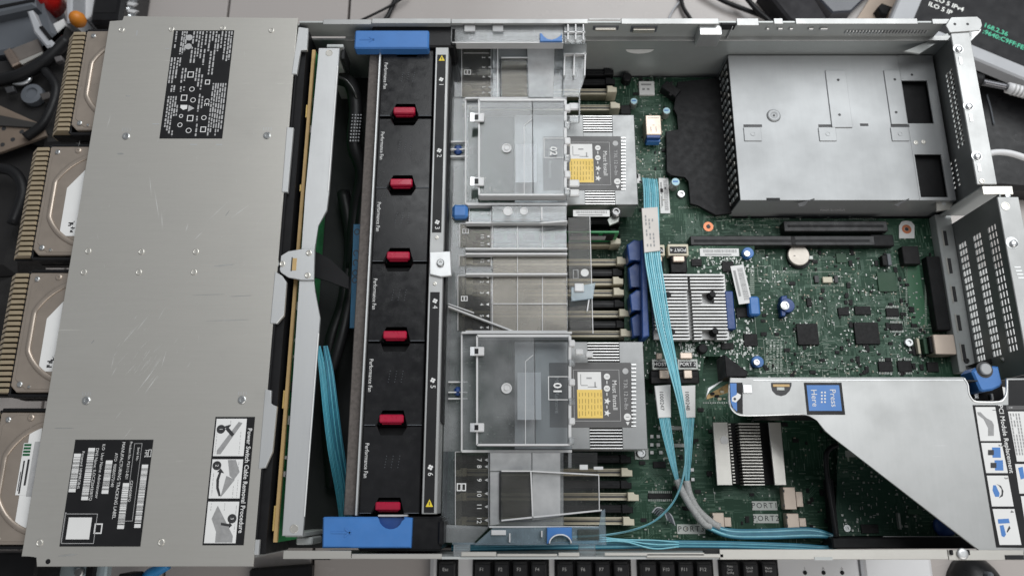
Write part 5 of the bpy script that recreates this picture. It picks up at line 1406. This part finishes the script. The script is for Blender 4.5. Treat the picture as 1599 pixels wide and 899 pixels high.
quad([(1551, 757), (1555, 757), (1561, 770), (1560, 775), (1554, 775), (1550, 765)], BLUE_INK, .1, 'drawing'); quad([(1556, 755), (1563, 758), (1567, 766), (1566, 774), (1560, 777), (1564, 771), (1564, 763), (1560, 758)], INK, .1, 'drawing')
quad([(1558, 810), (1575, 809), (1577, 816), (1559, 817)], BLUE_INK, .1, 'drawing'); quad([(1561, 820), (1567, 819), (1571, 834), (1568, 838), (1564, 836)], BLUE_INK, .1, 'drawing'); quad([(1576, 820), (1578, 824), (1573, 831), (1572, 829)], INK, .1, 'drawing')
for s_, px, py in (('1', 1552, 640), ('2', 1562, 695), ('3', 1571, 746), ('4', 1580, 798)): text('lettering', s_, px, py, zz+.2, 3.6, INK, il, -90)
text('lettering', 'PCI Module Replacement', 1570.5, 684, zz+.1, 4.9, PRINT, il, -90, bold=.05)
quad([(1574, 642), (1625, 642), (1640, 720), (1588, 720)], PRINT); quad([(1571, 633), (1620, 633), (1620, 639.5), (1572, 639.5)], HSL)
quad([(1585, 724), (1630, 724), (1640, 770), (1592, 770)], PRINT); quad([(1594, 774), (1640, 774), (1650, 850), (1606, 850)], PRINT); quad([(1590, 730), (1597, 728), (1600, 746), (1594, 748)], BLUE_INK, .1, 'drawing')
text('lettering', '!', 1578, 636, zz+.1, 4, PRINT, il, -90)
Q = [(1577+i*4.4+k*.9, 645+k*5.5, 1579+i*4.4+k*.9, 649.5+k*5.5) for i in range(4) for k in range(12) if random.random() < .9]
o = marks('fine_print', Q, zz+.15, INK_G, il); o['kind'] = 'stuff'
# rotating blue latch at the notch
rt = thing('rotary_latch', 'blue latch with a round grey button in the riser cage notch', 'latch', at(1542, 590, 60))
prism('latch_body', [(1518, 580), (1525, 573), (1553, 571), (1560, 572), (1566, 598), (1563, 603), (1550, 609), (1536, 611), (1531, 609)], 66, 82, BLUE, rt, 1.4)
lathe('button_well', [(6.4, 0), (6.4, .5), (.05, .5)], INK, rt, at(1537, 577, 81.7), 20); lathe('button', [(4.4, 0), (4.4, 2.2), (3.8, 2.8), (.05, 2.8)], mat('grey_button', (.36, .37, .38), .5), rt, at(1537, 576.5, 82.2), 20)
pbox('latch_shaft', 1515, 600, 1568, 625, 30, 62, BLACK_M, rt, 1); pbox('latch_bolt', 1521, 612, 1529, 622, 62, 64, CHROME, rt, .8); pbox('latch_pin', 1548, 614, 1552, 624, 62, 65, CHROME, rt, .4)
# dark expansion card lying under the slanted edge
ec = thing('expansion_card', 'dark green expansion card in shadow under the slanted riser edge', 'circuit card', at(1400, 770, ZB))
prism('card_board', [(1310, 660), (1512, 660), (1520, 836), (1304, 836)], 20, 21.6, PCB_D, ec, 0)
pbox('card_shell', 1300, 838, 1540, 856, 10, 30, BLACK_M, ec, 1); marks('shell_edge', [(1379, 836.5, 1500, 837.6)], 31, PRINT_G, ec)
tube('card_spine', [(*U(a, b, 30), 30) for a, b in ((1308, 694), (1296, 700), (1290, 712), (1292, 745), (1300, 800), (1306, 838))], 2.2, BLACK, ec, 8, 6)
pbox('card_badge', 1320, 703, 1348, 713, 21.6, 22, mat('faded_badge', (.25, .27, .25), .6), ec, .1); lathe('card_screw', [(3, 0), (2.8, 1.2), (1.2, 1.2), (1, .5), (.05, .5)], STEEL_S, ec, at(1322, 824, 21.6), 14)
lathe('blue_button', [(9, 0), (8.6, 3), (6, 4.4), (.05, 4.6)], BLUE_D, ec, at(1474, 821, 22), 22, True); pbox('card_chip', 1418, 794, 1440, 803, 21.6, 23.5, CHIP_G, ec, .3); pbox('card_chip', 1345, 818, 1372, 832, 21.6, 23, CHIP, ec, .2)
bm = bmesh.new(); o0 = at(1400, 770, 21.7)
for _ in range(230):
    x, y = U(random.uniform(1312, 1500), random.uniform(690, 832), 21.7); w, l = random.choice(((.7, 1.3), (1.2, .7), (.5, 2.4), (1.6, 1.6)))
    bm_box(bm, x-w/2-o0[0], y-l/2-o0[1], 0, x+w/2-o0[0], y+l/2-o0[1], random.uniform(.3, .9))
o = from_bm('surface_components', bm, TIN, ec, o0); o['kind'] = 'stuff'
pbox('card_connector', 1404, 800, 1407, 826, 21.6, 26, TIN, ec, .2); pbox('card_connector', 1300, 748, 1306, 838, 10, 24, BLACK_M, ec, .4)
# loose small card end poking out left of the riser plate
bk_ = prism('riser_corner_block', [(1131, 553), (1168, 580), (1166, 588), (1134, 588)], 60, 84, BLACK_M, rc, .5)
pk = thing('riser_finger_board', 'small tan board end poking out beside the riser plate tip', 'circuit card', at(1120, 612, 50))
prism('board_end', [(1103, 617), (1137, 598), (1138, 612), (1104, 623)], 60, 62, GOLD, pk, .2); prism('metal_finger', [(1102, 622), (1106, 605), (1134, 590), (1108, 609)], 64, 65, STEEL_B, pk, .2)
for px, py in ((1113, 614), (1120, 618), (1128, 611), (1124, 622)): pbox('contact', px-3, py-2, px+3, py+2, 62, 64.5, random.choice((TIN, CHIP, BEIGE)), pk, .3)

# ================================================================ ribbon and round cables over the board
rbn = thing('main_ribbon_cable', 'broad bright teal ribbon cable crossing the board over the controller heatsink', 'ribbon cable', at(1014, 283, ZB))
pth = ((1014, 281, 14, 25), (1016, 300, 26, 25), (1017, 335, 42, 25), (1018, 395, 50, 26), (1026, 450, 52, 25), (1036, 510, 50, 23), (1047, 560, 47, 20), (1057, 605, 44, 16), (1066, 650, 40, 13), (1071, 690, 35, 10), (1070, 725, 30, 8), (1060, 765, 24, 6), (1040, 797, 20, 5), (1008, 820, 18, 4), (950, 834, 18, 4), (880, 838, 18, 4))
strands('ribbon', [(*U(a, b, z), z) for a, b, z, w_ in pth], [w_/(F*CS/(HC-z)) for a, b, z, w_ in pth], TEAL, TEAL_L, rbn, 8, [0, 0, 0, 0, 0, 8, 18, 28, 38, 48, 55, 60, 60, 60, 50, 40], 8)
sl = prism('paper_sleeve', [(1002, 325), (1027, 323), (1031, 391), (1006, 394)], 51.5, 53.2, mat('ivory_sleeve', (.66, .62, .58), .55), rbn, .3)
Q = [(1007+i*5.2+k*.4, 336+k*5.6, 1009.2+i*5.2+k*.4, 340+k*5.6) for i in range(3) for k in range(9) if random.random() < .85]
o = marks('fine_print', Q, 53.4, INK_G, sl); o['kind'] = 'stuff'
def lead(label, lab_px, pts, ws, sleeve_pts, st_):
    t = thing('signal_cable', label, 'cable', at(lab_px[0][0], lab_px[0][1], ZP), 'teal signal cables with white tags')
    tg = prism('white_tag', lab_px, 31, 33.5, PAPER, t, .5)
    cx = sum(p[0] for p in lab_px)/4
    text('lettering', st_, cx-3, 625, 33.7, 4.6, INK, tg, -90)
    strands('strands', [(*U(a, b, z), z) for a, b, z in pts], ws, TEAL, TEAL_L, t, 6, None, 7)
    tube('braided_sleeve', [(*U(a, b, z), z) for a, b, z in sleeve_pts], 3.0, SLEEVE, t, 8, 6)
    return t
l1 = lead('teal signal cable with white tag, the one left of the broad ribbon', [(1022, 602), (1047, 600), (1048, 651), (1028, 652)], [(1037, 650, 31), (1042, 680, 29), (1049, 715, 26), (1057, 748, 22)], [9.5, 8.5, 6, 3.5], [(1057, 748, 20), (1066, 768, 20), (1080, 792, 20), (1098, 816, 19), (1110, 822, 18)], '1000247')
l2 = lead('teal signal cable with white tag, the one right of the broad ribbon', [(1063, 602), (1086, 601), (1086, 651), (1070, 652)], [(1077, 650, 31), (1075, 680, 29), (1074, 715, 26), (1073, 750, 22)], [8, 7.5, 6, 3.5], [(1072, 750, 20), (1077, 772, 20), (1090, 796, 19), (1112, 816, 18), (1124, 822, 18)], '1000248')
for k in range(7):
    j = k-3
    p = [(1100, 819+j*1.2, 17+k % 3), (1140, 832+j*1.8, 18), (1200, 833+j*2.0, 19), (1262, 831+j*2.0, 20), (1296, 836+j*.8, 20), (1309-j*1.6, 845, 20), (1295, 855-j*.5, 20), (1240, 853-j*1.0, 19), (1140, 850-j*1.1, 18), (1040, 849-j*1.2, 18), (940, 850-j*1.5, 18), (820, 853-j*1.0, 18), (705, 855-j*.8, 18)]
    o = tube('looped_cable', [(*U(a, b, z), z) for a, b, z in p], 1.35, TEAL if k in (1, 5) else TEAL_D, l1 if k < 4 else l2, 7, 6)
for k in range(3):
    o = tube('thin_teal_wire', [(*U(a, b+k*3.5, 22+k), 22+k) for a, b in ((935, 838), (975, 842-k*2), (1020, 843+k*3), (1060, 846))], .7, TEAL, None, 6, 6)
    tag(o, 'thin teal wire fanning out right of the baffle, ' + ('upper', 'middle', 'lower')[k] + ' of three', 'wire', 'thin teal wires near the baffle')
for k in range(5):
    o = tube('header_wire', [(*U(a+k*3, b+k*2, 14), 14) for a, b in ((1018, 800), (1026, 792), (1036, 796), (1042, 812))], .6, random.choice((RUBBER, GREYLT, GREYPL)), None, 6, 5)
    tag(o, ('first', 'second', 'third', 'fourth', 'fifth')[k] + ' from the left of thin header wires bunched left of PORT3', 'wire', 'dark header wires left of PORT3')
hx = thing('latch_bolt', 'dark hexagon bolt on a steel lug beside the white printed strip', 'bolt', at(960, 335, 20))
prism('lug', [(948, 343), (958, 334), (968, 334), (966, 346), (952, 352)], 38, 40, TIN, hx, .4); lathe('bolt_head', [(4.4, 0), (4.4, 5), (3.2, 6), (2.2, 6), (2, 4), (.05, 4)], mat('gunmetal', (.22, .22, .22), .35, .8), hx, at(961, 334, 40), 12)
sticker('printed_strip', 895, 328, 952, 338, 46.6, None).name = 'printed_strip'
tag(bpy.data.objects['printed_strip'], 'narrow white printed strip below the upper heatsink', 'sticker')

# ================================================================ things on the desk round the server
kb = thing('keyboard', 'white keyboard with black function keys at the bottom edge of the picture', 'keyboard', (140, -120, ZD))
kx0, kx1, ky1 = -84, UX(1346, 890, -160), -47
box('keyboard_body', kx0, -205, ZD, kx1, ky1, -163, WHITE, kb, 4)
KEYM = mat('black_key', (.016, .016, .018), .38, 0, .15, 90, .15, 2500)
def key_bm(w, d):
    bm = bmesh.new()
    lo = [(-w/2, -d/2, 0), (w/2, -d/2, 0), (w/2, d/2, 0), (-w/2, d/2, 0)]
    hi = [(-w/2+2.4, -d/2+1.6, 8), (w/2-2.4, -d/2+1.6, 8), (w/2-2.4, d/2-2.6, 8.6), (-w/2+2.4, d/2-2.6, 8.6)]
    a = [bm.verts.new(p) for p in lo]; b = [bm.verts.new(p) for p in hi]
    bm.faces.new(b); bm.faces.new(a[::-1])
    for i in range(4): bm.faces.new((a[i], a[(i+1) % 4], b[(i+1) % 4], b[i]))
    bmesh.ops.bevel(bm, geom=bm.edges[:], offset=.9, segments=2, affect='EDGES')
    return bm
K1 = None
yk = -66
for grp in ((('Esc', 698),), (('F1', 754.5), ('F2', 783.5), ('F3', 812.5), ('F4', 841)), (('F5', 883.5), ('F6', 912.5), ('F7', 941), ('F8', 970)), (('F9', 1013), ('F10', 1042), ('F11', 1070.5), ('F12', 1099.5)), (('Print\nScrn\nSysRq', 1141.5), ('Scroll\nLock', 1172), ('Pause\nBreak', 1201.5))):
    xs = [UX(p, 887, -155) for _, p in grp]
    box('key_well', xs[0]-11, yk-11, -163, xs[-1]+11, yk+10.6, -161.5, BLACK_M, kb, 1.2)
    for (s_, p), x in zip(grp, xs):
        if K1 is None: k = from_bm('key', key_bm(18.2, 18.2), KEYM, kb, (x, yk, -162)); K1 = k
        else: k = inst(K1, 'key', (x, yk, -162), kb)
        text('legend', s_, 0, 0, 0, 4.6 if len(s_) < 4 else 3.0, PRINT, k, 0, loc=(x-1.5, yk+1.2, -153.2))
for p, s_ in ((1257, '1'), (1286, 'A'), (1315, '↓')):
    x = UX(p, 893, -163)
    lathe('indicator', [(2.2, 0), (2.0, .6), (.05, .7)], BLACK_M, kb, (x, UY(893.5, -162), -163), 12); text('legend', s_, 0, 0, 0, 4.2, INK_G, kb, 0, loc=(x, UY(887, -162), -162.8))
box('body_groove', UX(1347, 887, -162)-1.4, -200, -163.2, UX(1347, 887, -162)+1.4, -49, -162.6, GREYLT, kb, 0)
box('palm_panel', kx1+2.6, -205, ZD, kx1+75, ky1, -163.4, WHITE, kb, 4)

ms = thing('computer_mouse', 'black mouse peeking out below the lower right corner of the chassis', 'mouse', at(1535, 900, ZD))
bmx = bmesh.new()
bmesh.ops.create_uvsphere(bmx, u_segments=24, v_segments=12, radius=1)
for v in bmx.verts: v.co = Vector((v.co.x*33, v.co.y*52, max(0, v.co.z)*32))
mx_, my_ = UX(1535, 885, -160), UY(878, -160)-44
from_bm('mouse_body', bmx, BLACK, ms, (mx_, my_, ZD), R(6), True)
box('scroll_wheel', mx_-3, my_+18, ZD+22, mx_+3, my_+36, ZD+33, GREYPL, ms, 2)

ph = box('dark_phone', UX(392, 893, -165), -150, ZD, UX(490, 893, -165), UY(884, -160), ZD+14, BLACK, None, 2.5, R(4)); tag(ph, 'dark phone with blue rim lying below the drive cover', 'phone')
tag(tube('blue_cable', [(*U(a, b, -150), -150) for a, b in ((262, 880), (247, 889), (232, 897), (222, 912))], 5.5, mat('bright_blue_cable', (.03, .26, .60), .4), None), 'short bright blue cable end poking out below the drive cover', 'cable')
tag(box('dark_strap', UX(186, 890, -120), -140, -150, UX(204, 890, -120), -66, -120, BLACK_M, None, 1), 'black ribbed strap hanging below the drive cover', 'strap')
tag(pbox('rack_ear', -60, 862, 56, 930, -6, 30, BLACK_M, None, 2), 'black rack ear at the lower left corner of the picture', 'rack ear')

# power brick and cables on the desk behind the server
pbk = thing('power_brick', 'black power brick lying behind the top left of the cover', 'power adapter', at(170, 0, ZD))
pbox('brick_body', 146, -60, 196, 36, ZD, -120, BLACK, pbk, 4); pbox('brick_label', 152, -50, 186, 20, -120, -119.6, BLACK_L, pbk, 0)
wr = thing('plastic_wrap', 'crumpled clear plastic wrap beside the black power brick', 'wrapper', at(205, 10, ZD))
for k in range(7):
    a, b = 197+random.random()*6, -14+k*5.5
    prism('wrap_fold', [(a, b), (a+10+random.random()*6, b+random.random()*5), (a+8, b+7), (a-2, b+5)], -140+k*4, -137+k*4, CLEAR_E if k % 2 else CLEAR_M, wr, .4)
def dcable(label, pts, r=3.2, z=-174, m=RUBBER, name='black_cable', grp='cables on the desk behind the server'):
    o = tube(name, [(*U(a, b, z), z) for a, b in pts], r, m, None); return tag(o, label, 'cable', grp)
dcable('black cable dropping behind the rim near the upper blue handle', [(626, -20), (617, 0), (611, 14), (604, 28), (588, 48)], 3)
dcable('thin black cable slanting to the rim just left of the upper blue handle', [(640, -10), (612, 8), (585, 22), (560, 34), (540, 44)], 1.6, -170)
dcable('black cable hooking down behind the far wall above the USB port', [(1062, -24), (1064, 0), (1068, 14), (1078, 30), (1090, 50)], 2.6)
dcable('thin grey cable faintly seen left of the hooked black cable', [(1080, -20), (1062, 2), (1050, 18), (1040, 40)], 1.2, -176, GREYLT)
dcable('black cable sloping down to the far wall above the steel cage', [(1095, -18), (1130, 2), (1165, 16), (1195, 28), (1230, 50)], 3, -170)
dcable('black cable crossing over its neighbour above the steel cage', [(1150, -24), (1168, 0), (1184, 18), (1200, 32), (1215, 50)], 3.2, -162)
tag(prism('dark_pouch', [(1192, -20), (1232, 30), (1250, 40), (1300, 40), (1262, -20)], ZD, -150, mat('dark_cloth', (.02, .019, .022), .8, 0, .3, 40), None, 3), 'dark cloth pouch behind the far wall above the steel cage', 'pouch')
tag(prism('glass_tray', [(1262, -20), (1300, 20), (1330, 18), (1368, -20)], ZD, -165, mat('dark_glass', (.06, .065, .08), .12), None, 2), 'dark glossy glass tray behind the far wall, next to a tan card', 'tray')
tag(prism('tan_card', [(1335, 34), (1370, -20), (1412, -20), (1392, 12), (1388, 34)], ZD, -172, mat('tan_card', (.52, .42, .34), .7), None, .5), 'tan card with a black pad on it, left of the monitor', 'card')
tag(prism('black_pad', [(1370, 12), (1378, 4), (1394, 10), (1386, 25), (1376, 22)], -171.9, -160, BLACK_M, None, 2), 'small black rubber pad on the tan card', 'pad')

# monitor lying at the upper right, text on its screen
ZM = -110
mo = thing('monitor', 'dark screen with white and green text lying beyond the upper right corner', 'monitor', at(1540, 60, ZD))
def P2(a, b, z): return at(a, b, z)
ax = Vector((math.cos(R(-27)), math.sin(R(-27)), 0)); ay = Vector((-ax.y, ax.x, 0))
c0 = Vector(at(1388, 36, ZM))
def mpts(u0, v0, u1, v1): return [tuple((c0+ax*u+ay*v)[:2]) for u, v in ((u0, v0), (u1, v0), (u1, v1), (u0, v1))]
prism('monitor_frame', mpts(0, 0, 460, 300), ZM-16, ZM, GREYLT, mo, 2, False)
prism('monitor_back', mpts(60, 40, 400, 260), ZD, ZM-16, BLACK_M, mo, 4, False)
scn = prism('screen', mpts(24, 16, 436, 284), ZM, ZM+.6, mat('screen_glass', (.010, .010, .012), .45, spec=.2), mo, 0, False)
def emit(name, col, s):
    m, nt, b = new_mat(name); b.inputs['Base Color'].default_value = (*col, 1); b.inputs['Emission Color'].default_value = (*col, 1); b.inputs['Emission Strength'].default_value = s; return m
EW, EG = emit('screen_text_white', (.70, .71, .68), .3), emit('screen_text_green', (.06, .48, .29), .15)
for st_, px, py, m in (('ILO 5 IPv4', 1458, -3, EW), ('ILO 5 IP', 1450, 6, EW), ('168.2.36', 1536, 39, EG), (':9640:C9FF:FE08', 1535, 49, EG)):
    text('screen_text', st_, px, py, ZM+.9, 8.5, m, scn, -27, 'LEFT', bold=.15)

# plugs and black gear to the right of the rear panel
cs_ = thing('black_equipment_case', 'glossy black equipment case right of the rear panel', 'case', at(1560, 210, ZD))
prism('case_shell', [(1506, 112), (1640, 156), (1660, 300), (1552, 292), (1520, 225)], ZD, -150, BLACK, cs_, 5); tube('case_crease', [(*U(a, b, -149), -149) for a, b in ((1541, 148), (1547, 170), (1552, 195))], 1.0, GREYPL, cs_, 6, 5)
pg = thing('video_plug', 'black plug with grey barrel and white strain relief behind the rear panel', 'plug', at(1540, 128, -60))
def rod(name, a, b, z, r, m, par): return tube(name, [(*U(*a, z), z), (*U((a[0]+b[0])/2, (a[1]+b[1])/2, z), z), (*U(*b, z), z)], r, m, par, 12, 3)
rod('plug_body', (1512, 122), (1532, 127), -40, 7, BLACK_M, pg); rod('barrel', (1532, 128), (1575, 137), -40, 3.4, mat('barrel_metal', (.12, .12, .13), .25, .6), pg); rod('strain_relief', (1573, 137), (1640, 156), -40, 5.6, WHITE, pg)
for k in range(4): rod('relief_ring', (1581+k*6, 139.5+k*1.6), (1583+k*6, 140+k*1.6), -40, 6.2, PRINT_G, pg)
dcable('white cable looping from the rear rail over the black case', [(1536, 243), (1553, 238), (1575, 239), (1599, 246), (1640, 262)], 3.2, -60, WHITE, 'white_cable')
prism('rear_dark_block', [(1532, 564), (1640, 532), (1660, 610), (1575, 589), (1568, 572)], 10, 40, DARK, ch, .6)  # dark block stands in for the dark interior here
for k, (a, b, c, d) in enumerate(((1564, 562, 1640, 540), (1568, 570, 1640, 552), (1572, 580, 1640, 568))):
    tube('rear_bar', [(*U(a, b, 54), 54), (*U((a+c)/2, (b+d)/2, 54), 54), (*U(c, d, 54), 54)], 2.2 if k != 1 else 1.2, STEEL, ch, 8, 2)

pp = box('vent_backing_paper', 425, 40, ZD, 640, 262, ZD+1, PAPER, None, .1); tag(pp, 'white paper sheet added on the desk to brighten the holes of the rear panel', 'paper')  # sheet added so the rear wall holes look bright
# clutter on the desk at the upper left
tc = thing('tool_case', 'slate grey plastic tool case at the upper left corner', 'case', at(30, 40, ZD))
prism('case_base', [(-80, -60), (52, -60), (62, 0), (86, 52), (60, 72), (-80, 98)], ZD, -120, GREYPL, tc, 4); prism('case_lid', [(-80, -60), (46, -60), (55, 10), (-80, 40)], -120, -106, GREYPL, tc, 3); prism('lid_seam', [(-60, 20), (54, -2), (54, 2), (-60, 25)], -105.9, -105, BLACK_M, tc, 0)
prism('latch_lever', [(41, 17), (50, 15), (60, 42), (84, 66), (80, 72), (72, 74), (52, 50)], -100, -88, GREYLT, tc, 2); prism('latch_gap', [(60, 42), (66, 40), (80, 58), (76, 62)], -88, -86, BLACK_M, tc, .5)
sb = thing('steel_hinge', 'shiny steel hinge lying below the grey tool case', 'hinge', at(35, 80, ZD))
prism('hinge_leaf', [(12, 78), (58, 60), (66, 80), (28, 97)], -110, -104, mat('brown_grey_steel', (.34, .30, .27), .35, .8), sb, 1); prism('hinge_knuckle', [(4, 80), (14, 74), (30, 98), (18, 104)], -108, -98, mat('brown_steel', (.3, .24, .2), .3, .7), sb, 1.5)
prism('hinge_lip', [(28, 96), (66, 80), (67, 84), (34, 101)], -104, -100, STEEL, sb, .6)
prc = thing('red_bottle_cap', 'glossy red rounded cap beside the grey tool case', 'cap', at(80, 8, ZD))
lathe('cap', [(16, 0), (18, 20), (17, 36), (12, 46), (4, 50), (.05, 50.5)], mat('red_plastic', (.55, .015, .012), .25), prc, at(84, 12, -150), 24, True)
lathe('cap_neck', [(12, 0), (12, 14)], mat('red_plastic_dark', (.4, .01, .01), .3), prc, at(84, 14, -165), 20, True)
tag(lathe('orange_knob', [(5, 0), (8, 4), (9, 10), (7, 16), (3, 19), (.05, 19.6)], mat('orange_plastic', (.60, .20, .015), .5), None, at(128, 38, -110), 18, True), 'orange knob above the topmost drive grille', 'knob')
tag(lathe('blue_bead', [(3, 0), (4, 3), (3, 6), (.05, 7)], BLUE_D, None, at(117, 33, -110), 12, True), 'tiny blue bead left of the orange knob', 'bead')
tag(prism('white_card', [(124, -30), (148, -30), (146, 22), (136, 30), (124, 24)], ZD, -150, WHITE, None, 1), 'upright white card beside the orange knob', 'card')
tag(prism('grey_post', [(101, -30), (113, -30), (112, 34), (103, 36)], ZD, -120, GREYLT, None, 2), 'light grey plastic post between red cap and white card', 'post')
tag(prism('white_block', [(78, 38), (98, 28), (104, 40), (84, 54)], ZD, -130, PAPER, None, 2), 'small white block under the red cap', 'block')
bg2 = thing('black_bag', 'crumpled black bag filling the desk left of the drive grilles', 'bag', at(20, 300, ZD))
for pts, z in (([(-120, 100), (50, 104), (92, 60), (112, 48), (118, 40), (112, 60), (92, 120), (80, 210), (60, 225), (-120, 150)], -110), ([(-120, 225), (70, 216), (50, 240), (28, 330), (18, 425), (-120, 440)], -120), ([(-140, 430), (10, 428), (-10, 560), (-140, 600)], -122), ([(60, 205), (130, 200), (125, 230), (60, 236)], -100)):
    prism('bag_fold', pts, ZD, z, mat('black_cloth_%d' % z, (.012, .011, .011), .75, 0, .3, 30, .4, 300), bg2, 10)
for pts, r, lb_ in ((((-20, 130), (30, 118), (70, 96), (105, 62)), 7, 'thick black hose curving below the steel hinge'), (((70, 110), (88, 140), (70, 190), (40, 215)), 5, 'black hose hanging beside the topmost drive grille'), (((-20, 262), (20, 268), (36, 300), (20, 350)), 6, 'black hose lying left of the second drive grille')):
    tag(tube('black_hose', [(*U(a, b, -96), -96) for a, b in pts], r, RUBBER, None), lb_, 'hose', 'black hoses on the bag')
for k, (px, py, s_) in enumerate(((70, 150, 1.0), (90, 92, .8), (14, 140, .9))):
    o = prism('metal_offcut', [(px-9*s_, py-4*s_), (px+6*s_, py-7*s_), (px+9*s_, py+2*s_), (px-4*s_, py+6*s_)], -100, -94, mat('dull_offcut_%d' % k, ((.10, .09, .085), (.16, .15, .15), (.07, .07, .075))[k], .4, .4), None, .8)
    tag(o, ('dull brown metal offcut near the chrome ring', 'grey metal offcut beside the top of the drive grille', 'dark metal offcut at the left edge')[k], 'offcut', 'metal offcuts on the bag')
cdb = thing('cardboard_strip', 'brown cardboard strip punched with small dark holes on the black bag', 'cardboard', at(20, 210, -105))
prism('strip', [(-60, 150), (0, 165), (66, 195), (72, 212), (0, 238), (-60, 248)], -104, -100, CARD, cdb, .6); prism('strip_band', [(-60, 175), (0, 180), (60, 192), (62, 200), (0, 196), (-60, 196)], -100, -97, mat('dark_band', (.03, .028, .026), .7), cdb, .8)
for px, py in ((6, 201), (34, 206), (20, 218), (52, 210), (4, 226)): lathe('punched_hole', [(2.6, 0), (2.6, .2), (.05, .2)], INK, cdb, at(px, py, -100), 8)
for (px, py, r), lb_ in (((32, 122, 11), 'chrome ring on the black bag below the steel hinge'), ):
    o = tube('chrome_ring', [(at(px, py, -100)[0]+r*math.cos(R(a)), at(px, py, -100)[1]+r*.7*math.sin(R(a)), -100) for a in range(0, 361, 24)], 2.4, CHROME, None, 8, 3); tag(o, lb_, 'ring')
tag(lathe('tan_disc', [(9, 0), (9, 4), (6, 6), (.05, 6)], CARD, None, at(34, 122, -107), 18), 'tan disc inside the chrome ring', 'disc')
tag(lathe('round_lid', [(12, 0), (12, 8), (7, 9), (6, 7), (.05, 7)], GREYPL, None, at(56, 152, -108), 20), 'round dark grey lid on the black bag', 'lid')

# ---------------------------------------------------------------- lettering becomes mesh
dg = bpy.context.evaluated_depsgraph_get()
dg.update()
for o in [q for q in bpy.data.objects if q.type == 'FONT']:
    me = bpy.data.meshes.new_from_object(o.evaluated_get(dg))
    if not me.materials: me.materials.append(o.data.materials[0])
    n = bpy.data.objects.new(o.name+'_', me)
    COL.objects.link(n)
    n.parent = o.parent; n.location = o.location; n.rotation_euler = o.rotation_euler; n.scale = o.scale
    nm_ = o.name
    cu = o.data
    bpy.data.objects.remove(o); bpy.data.curves.remove(cu)
    n.name = nm_
